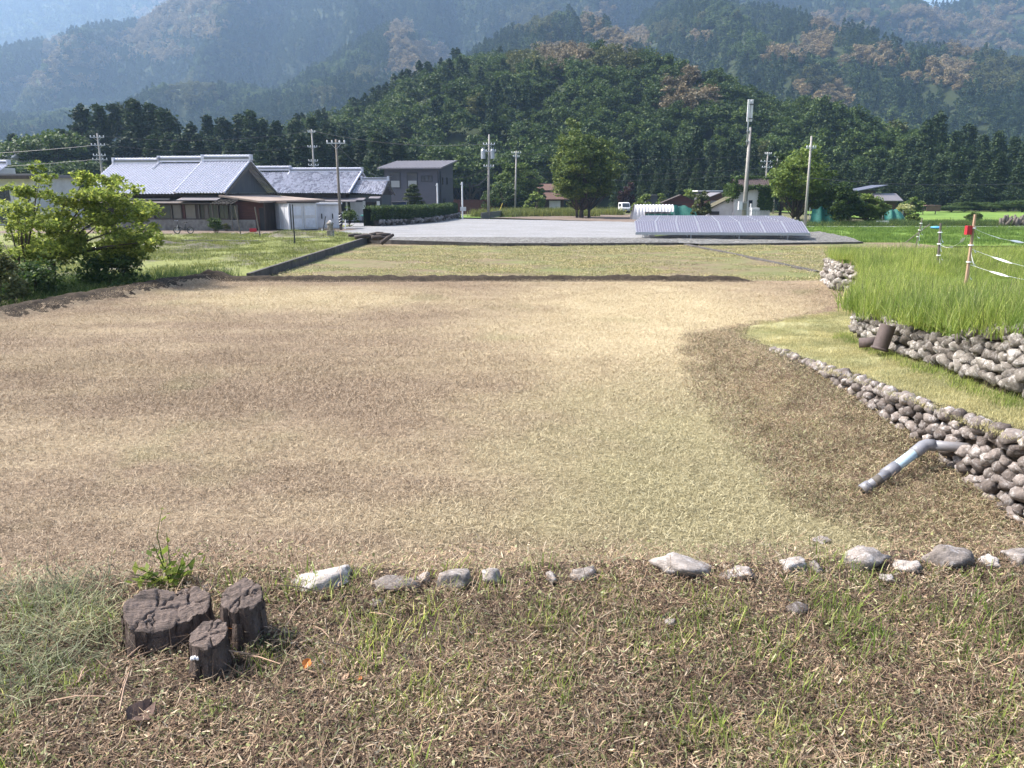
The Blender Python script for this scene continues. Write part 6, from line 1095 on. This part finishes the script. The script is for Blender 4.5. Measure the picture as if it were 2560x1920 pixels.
for k in range(34):
    r_ = random.Random(900 + k); x = -1.02 + r_.gauss(0, .26); y = 2.33 + r_.gauss(0, .17); a = r_.random() * 6.28; ln = r_.uniform(.06, .22); z = 1.815 + r_.uniform(0, .03); d = Vector((math.cos(a), math.sin(a), r_.uniform(-.05, .35)))
    o = MB().tube([-d * ln * .5, Vector((0, 0, .01)), d * ln * .5], [.0022, .002, .0012], 5).build('twig', M['bamboo'] if k % 3 else M['bark']); o.location = (x, y, z + abs(d.z) * ln * .5); tag(o, 'dry twig lying round the three stumps', 'twig', 'twigs round the stumps')
# leafy shoot behind the stumps
t = thing('leafy_shoot', 'bright green leafy shoot sprouting behind the stumps', 'plant', G(430, 1466, 1.8)); m = MB(); LV = []; r_ = random.Random(5)
for k in range(16):
    a = r_.random() * 6.283; ln = r_.uniform(.10, .24); le = r_.uniform(.15, .95); d = Vector((math.cos(a) * math.sin(le), math.sin(a) * math.sin(le), math.cos(le))); P = [d * ln * u + Vector((0, 0, -.05 * u * u * math.sin(le))) for u in (0, .5, 1)]; m.tube(P, [.003, .0025, .001], 5)
    for j in range(7): LV.append(P[0].lerp(P[2], .3 + .1 * j) + Vector((r_.gauss(0, .018), r_.gauss(0, .018), r_.gauss(0, .012))))
P = [Vector((-.02, .02, 0)), Vector((-.05, .03, .2)), Vector((-.01, .02, .33))]; m.tube(P, [.003, .002, .001], 5); LV += [P[2] + Vector((r_.gauss(0, .015), 0, -.01 - .02 * j)) for j in range(4)]
m.build('stems', M['light'], t); V_, F_ = leaves(np.array(LV), np.random.default_rng(3).uniform(.025, .06, len(LV)), .5, .45); link('leaves', np_mesh('leaves', V_, F_, M['lime']), t)

# ================================================================== GRASS, STRAW AND LITTER (uncountable)
def patch_src(key, specs, nvar=4, seed0=0):
    L = []
    for v in range(nvar):
        r = np.random.default_rng(seed0 + v); Vs, Fs, Ms, off = [], [], [], 0; mats = []
        for n, rad_, l0, l1, w0, w1, lean, flat, zj, mat in specs:
            C = disc(n, rad_, r); C[:, 2] = r.random(n) * zj; V_, F_ = blades(C, r.uniform(l0, l1, n) ** 1.0, r.uniform(w0, w1, n), lean, .8, flat, 3, r)
            if mat not in mats: mats.append(mat)
            Vs.append(V_); Fs.append(F_ + off); Ms.append(np.full(len(F_), mats.index(mat))); off += len(V_)
        L.append(np_mesh('patch', np.concatenate(Vs), np.concatenate(Fs), [M[q_] for q_ in mats], False, np.concatenate(Ms)))
    source(key, L)
patch_src('litter', [(230, .26, .008, .03, .002, .005, .6, True, .012, 'strawp'), (60, .26, .03, .07, .0014, .0028, .6, True, .018, 'strawp'), (60, .26, .01, .03, .002, .004, .9, False, .0, 'strawp'), (42, .26, .012, .04, .002, .0045, .9, True, .014, 'strawg'), (30, .26, .008, .016, .006, .011, .7, True, .012, 'strawg'), (5, .26, .10, .22, .0014, .0024, .6, True, .02, 'strawp')], 5, 10)
patch_src('greenbits', [(26, .09, .03, .085, .003, .0065, .8, False, 0, 'tall'), (14, .10, .03, .08, .002, .004, .9, False, 0, 'strawg'), (8, .1, .03, .07, .002, .004, 1.0, False, 0, 'weed')], 5, 30)
patch_src('hay', [(150, .2, .06, .20, .0014, .0032, .5, True, .03, 'hay'), (40, .2, .04, .12, .0014, .003, .5, True, .03, 'strawp'), (14, .2, .08, .2, .0016, .003, .6, True, .04, 'strawg')], 4, 40)
patch_src('fieldstraw', [(260, .5, .02, .075, .002, .0042, .6, True, .012, 'strawf'), (30, .5, .015, .035, .003, .005, .8, False, 0, 'strawf')], 5, 50)
patch_src('farstraw', [(240, .7, .02, .08, .003, .006, .6, True, .012, 'strawf'), (30, .7, .015, .035, .005, .008, .8, False, 0, 'strawf')], 5, 60)
patch_src('bankgrass', [(28, .4, .03, .10, .003, .006, .8, True, .02, 'strawg'), (150, .4, .03, .09, .003, .006, .8, True, .02, 'strawp'), (18, .4, .03, .07, .003, .006, .9, False, 0, 'strawg'), (60, .4, .03, .09, .003, .006, .8, True, .02, 'strawf')], 4, 70)
M['pathg'] = leafmat('short_yellow_grass', [(0, (.24, .235, .11)), (.5, (.42, .39, .22)), (1, (.58, .53, .33))], .3, .7, 1.2)
patch_src('pathgrass', [(300, .4, .02, .05, .004, .007, .9, False, 0, 'pathg')], 4, 80)
patch_src('tallgrass', [(190, .45, .14, .38, .005, .011, 1.0, False, 0, 'tall'), (22, .45, .2, .45, .003, .006, .6, False, 0, 'strawg')], 5, 90)
patch_src('weeds', [(120, .5, .25, .7, .010, .022, .6, False, 0, 'weed'), (30, .5, .2, .6, .008, .015, .6, False, 0, 'tall')], 4, 100)
patch_src('yardgrass', [(120, .7, .05, .16, .012, .024, .9, False, 0, 'yardg')], 4, 110)
patch_src('meadow', [(90, .9, .5, 1.0, .03, .06, .5, False, 0, 'yardg')], 4, 120)
patch_src('paddygrass', [(110, .8, .12, .3, .02, .035, .5, False, 0, 'rice')], 4, 130)
def on(x, y, dz=0.0): return np.stack([x, y, hz(x, y) + dz], 1)
def flat_rot(n, s=.06): r = rng.normal(0, s, (n, 3)); r[:, 2] = rng.random(n) * 6.283; return r
n = 1180; x = rng.uniform(-4.2, 4.3, n); y = rng.uniform(1.35, 3.1, n); k = (y < yedge(x) + .05) & (fbm(x * 2.2, y * 2.2, 51) > -.30); x, y = x[k], y[k]; scatter('grass_litter', 'litter', on(x, y), rng.uniform(.8, 1.15, len(x)), 'cut straw and plant litter covering the near terrace', 'litter', flat_rot(len(x)))
n = 980; x = rng.uniform(-4.1, 4.2, n); y = 1.35 + 1.7 * rng.random(n) ** 1.7; k = (y < yedge(x) - .02) & (fbm(x * 1.8, y * 1.8, 4) > -.12); x, y = x[k], y[k]; scatter('green_tufts', 'greenbits', on(x, y), rng.uniform(.5, 1.25, len(x)), 'short green and yellowing tufts in the near litter', 'grass', flat_rot(len(x)))
n = 190; x = rng.uniform(-3.4, -1.28, n); y = rng.uniform(1.85, 2.72, n); k = (x < -1.36 - .3 * np.abs(y - 2.35)) & (rng.random(n) < .6) & (y < 2.64); x, y = x[k], y[k]; scatter('cut_hay', 'hay', on(x, y, .0), rng.uniform(.7, 1.0, len(x)), 'heap of grey-green cut grass at the lower left', 'hay', flat_rot(len(x), .15))
n = 3000; y = 3.4 + 9.6 * rng.random(n) ** .8; x = rng.uniform(-1, 1, n) * (2.9 + y * .80); xf = lerpx(y, XF); k = (x < xf - .05) & (x > lerpx(y, XB) + .5); x, y = x[k], y[k]; scatter('field_straw', 'fieldstraw', on(x, y), rng.uniform(.8, 1.25, len(x)), 'short mown straw over the near half of the field', 'straw', flat_rot(len(x), .04))
n = 3600; y = 9.5 + 15.1 * rng.random(n); x = rng.uniform(-12, 9.5, n); k = (x < lerpx(y, XF)) & (x > lerpx(y, XB) + .15); x, y = x[k], y[k]; scatter('field_straw', 'farstraw', on(x, y), rng.uniform(.7, 1.2, len(x)), 'mown straw over the far half of the field', 'straw', flat_rot(len(x), .04))
n = 1700; y = 4.5 + 12 * rng.random(n) ** 1.2; u = rng.random(n); xf, xl = lerpx(y, XF), lerpx(y, XL); x = xf - .3 + (xl - xf + .25) * u; k = (x < xl - .05) & (fbm(x * 1.5, y * 1.5, 14) > -.45); scatter('bank_litter', 'bankgrass', on(x[k], y[k]), rng.uniform(.5, .95, k.sum()), 'mown grass and straw on the bank', 'straw', flat_rot(k.sum(), .08))
n = 900; y = rng.uniform(4.5, 18.5, n); xl, xu = lerpx(y, XL), lerpx(y, XU); x = xl + .12 + (xu - xl - .1) * rng.random(n); k = x < xu; scatter('short_grass', 'pathgrass', on(x[k], y[k]), rng.uniform(.5, .9, k.sum()), 'short yellow-green grass on the mown strip', 'grass', flat_rot(k.sum(), .05))
n = 4600; y = 4.5 + 19.5 * rng.random(n) ** .9; x = lerpx(y, XU) + .26 + 16 * rng.random(n) ** 1.6; k = (x < y * .72 + 1.2); x, y = x[k], y[k]; hs = rng.uniform(.6, 1.15, len(x)) * np.clip(1 + 1.1 * fbm(x * .45, y * .45, 17), .35, 1.5); scatter('tall_grass', 'tallgrass', on(x, y, -.02), hs, 'tall bright green grass on the terrace', 'grass', flat_rot(len(x), .1))
n = 420; y = rng.uniform(6.5, 22, n); x = lerpx(y, XU) + rng.uniform(.05, .2, n); scatter('wall_top_weeds', 'tallgrass', on(x + .14, y, -.05), rng.uniform(.25, .55, n), 'grass spilling over the top of the terrace wall', 'grass', flat_rot(n, .35))
n = 620; y = rng.uniform(14, 27.5, n); x = lerpx(y, XB) - .55 - 5.5 * rng.random(n) ** 1.5; P = np.stack([x, y, np.full(n, .22)], 1); scatter('weeds', 'weeds', P, rng.uniform(.55, 1.0, n), 'dark green weeds behind the left earth ridge', 'weeds', flat_rot(n, .12))
patch_src('lowergrass', [(120, .8, .04, .12, .010, .02, .8, True, .02, 'pathg'), (60, .8, .03, .07, .012, .022, .9, False, 0, 'yardg'), (40, .8, .04, .1, .01, .018, .8, True, .02, 'strawp')], 4, 140)
n = 1300; x = rng.uniform(-9.0, 24, n); y = rng.uniform(28, 47, n); k = (fbm(x * .35, y * .5, 41) > -.2) & (x < 9.5 + (y - 22) * .55); scatter('lower_grass', 'lowergrass', np.stack([x[k], y[k], np.full(k.sum(), .19)], 1), rng.uniform(.7, 1.3, k.sum()), 'mown straw and short grass on the lower field', 'grass', flat_rot(k.sum(), .03))
n = 260; y = rng.uniform(6.5, 13.5, n); x = lerpx(y, XU) - rng.uniform(.05, .30, n); scatter('wall_foot_weeds', 'greenbits', on(x, y, -.01), rng.uniform(.8, 1.7, n), 'weeds along the foot of the terrace wall', 'weeds', flat_rot(n, .2))
n = 1500; x = rng.uniform(-28, -9.8, n); y = rng.uniform(26, 57, n); k = fbm(x * .33, y * .33, 33) > -.25; x, y = x[k], y[k]; scatter('yard_grass', 'yardgrass', np.stack([x, y, yardz(x, y)], 1), rng.uniform(.6, 1.2, len(x)), 'patchy grass and weeds of the yard', 'grass', flat_rot(len(x)))
n = 520; x = rng.uniform(-6, 17, n); y = rng.uniform(114, 128, n); k = (x > -6 + (y - 114) * .3) & ((x < 12) | (y > 122)); P = np.stack([x[k], y[k], np.zeros(k.sum())], 1); scatter('meadow_grass', 'meadow', P, rng.uniform(.9, 1.5, k.sum()), 'tall pale-topped grass behind the block wall', 'grass')
n = 1400; x = rng.uniform(22, 70, n); y = rng.uniform(50.5, 77, n); k = x > 22.3 + (y - 50) * .19; P = np.stack([x[k], y[k], np.full(k.sum(), .02)], 1); scatter('rice_plants', 'paddygrass', P, rng.uniform(.7, 1.1, k.sum()), 'young rice standing in the paddy', 'rice')
n = 700; a = rng.random(n); x = np.where(a < .5, rng.uniform(36, 75, n), rng.uniform(28, 60, n)); y = np.where(a < .5, rng.uniform(79.8, 84, n), rng.uniform(80, 92, n)); scatter('verge_weeds', 'weeds', np.stack([x, y, np.full(n, -.1)], 1), rng.uniform(.6, 1.3, n), 'weeds beyond the concrete lane', 'weeds')
# ------------------------------------------------------------------ haze
hb = MB(); hb.box((0, 1600, 359), (6000, 3800, 721)); hz_o = hb.build('haze', []); hm = bpy.data.materials.new('haze'); hm.use_nodes = True; ht = hm.node_tree; ht.nodes.clear()
ho = ht.nodes.new('ShaderNodeOutputMaterial'); pv = ht.nodes.new('ShaderNodeVolumePrincipled'); pv.inputs['Color'].default_value = (.46, .68, 1.0, 1); pv.inputs['Density'].default_value = .00021; pv.inputs['Anisotropy'].default_value = .35
ht.links.new(pv.outputs[0], ho.inputs['Volume']); hz_o.data.materials.append(hm); tag(hz_o, 'thin bluish haze in the air of the valley', 'haze', None, 'stuff')
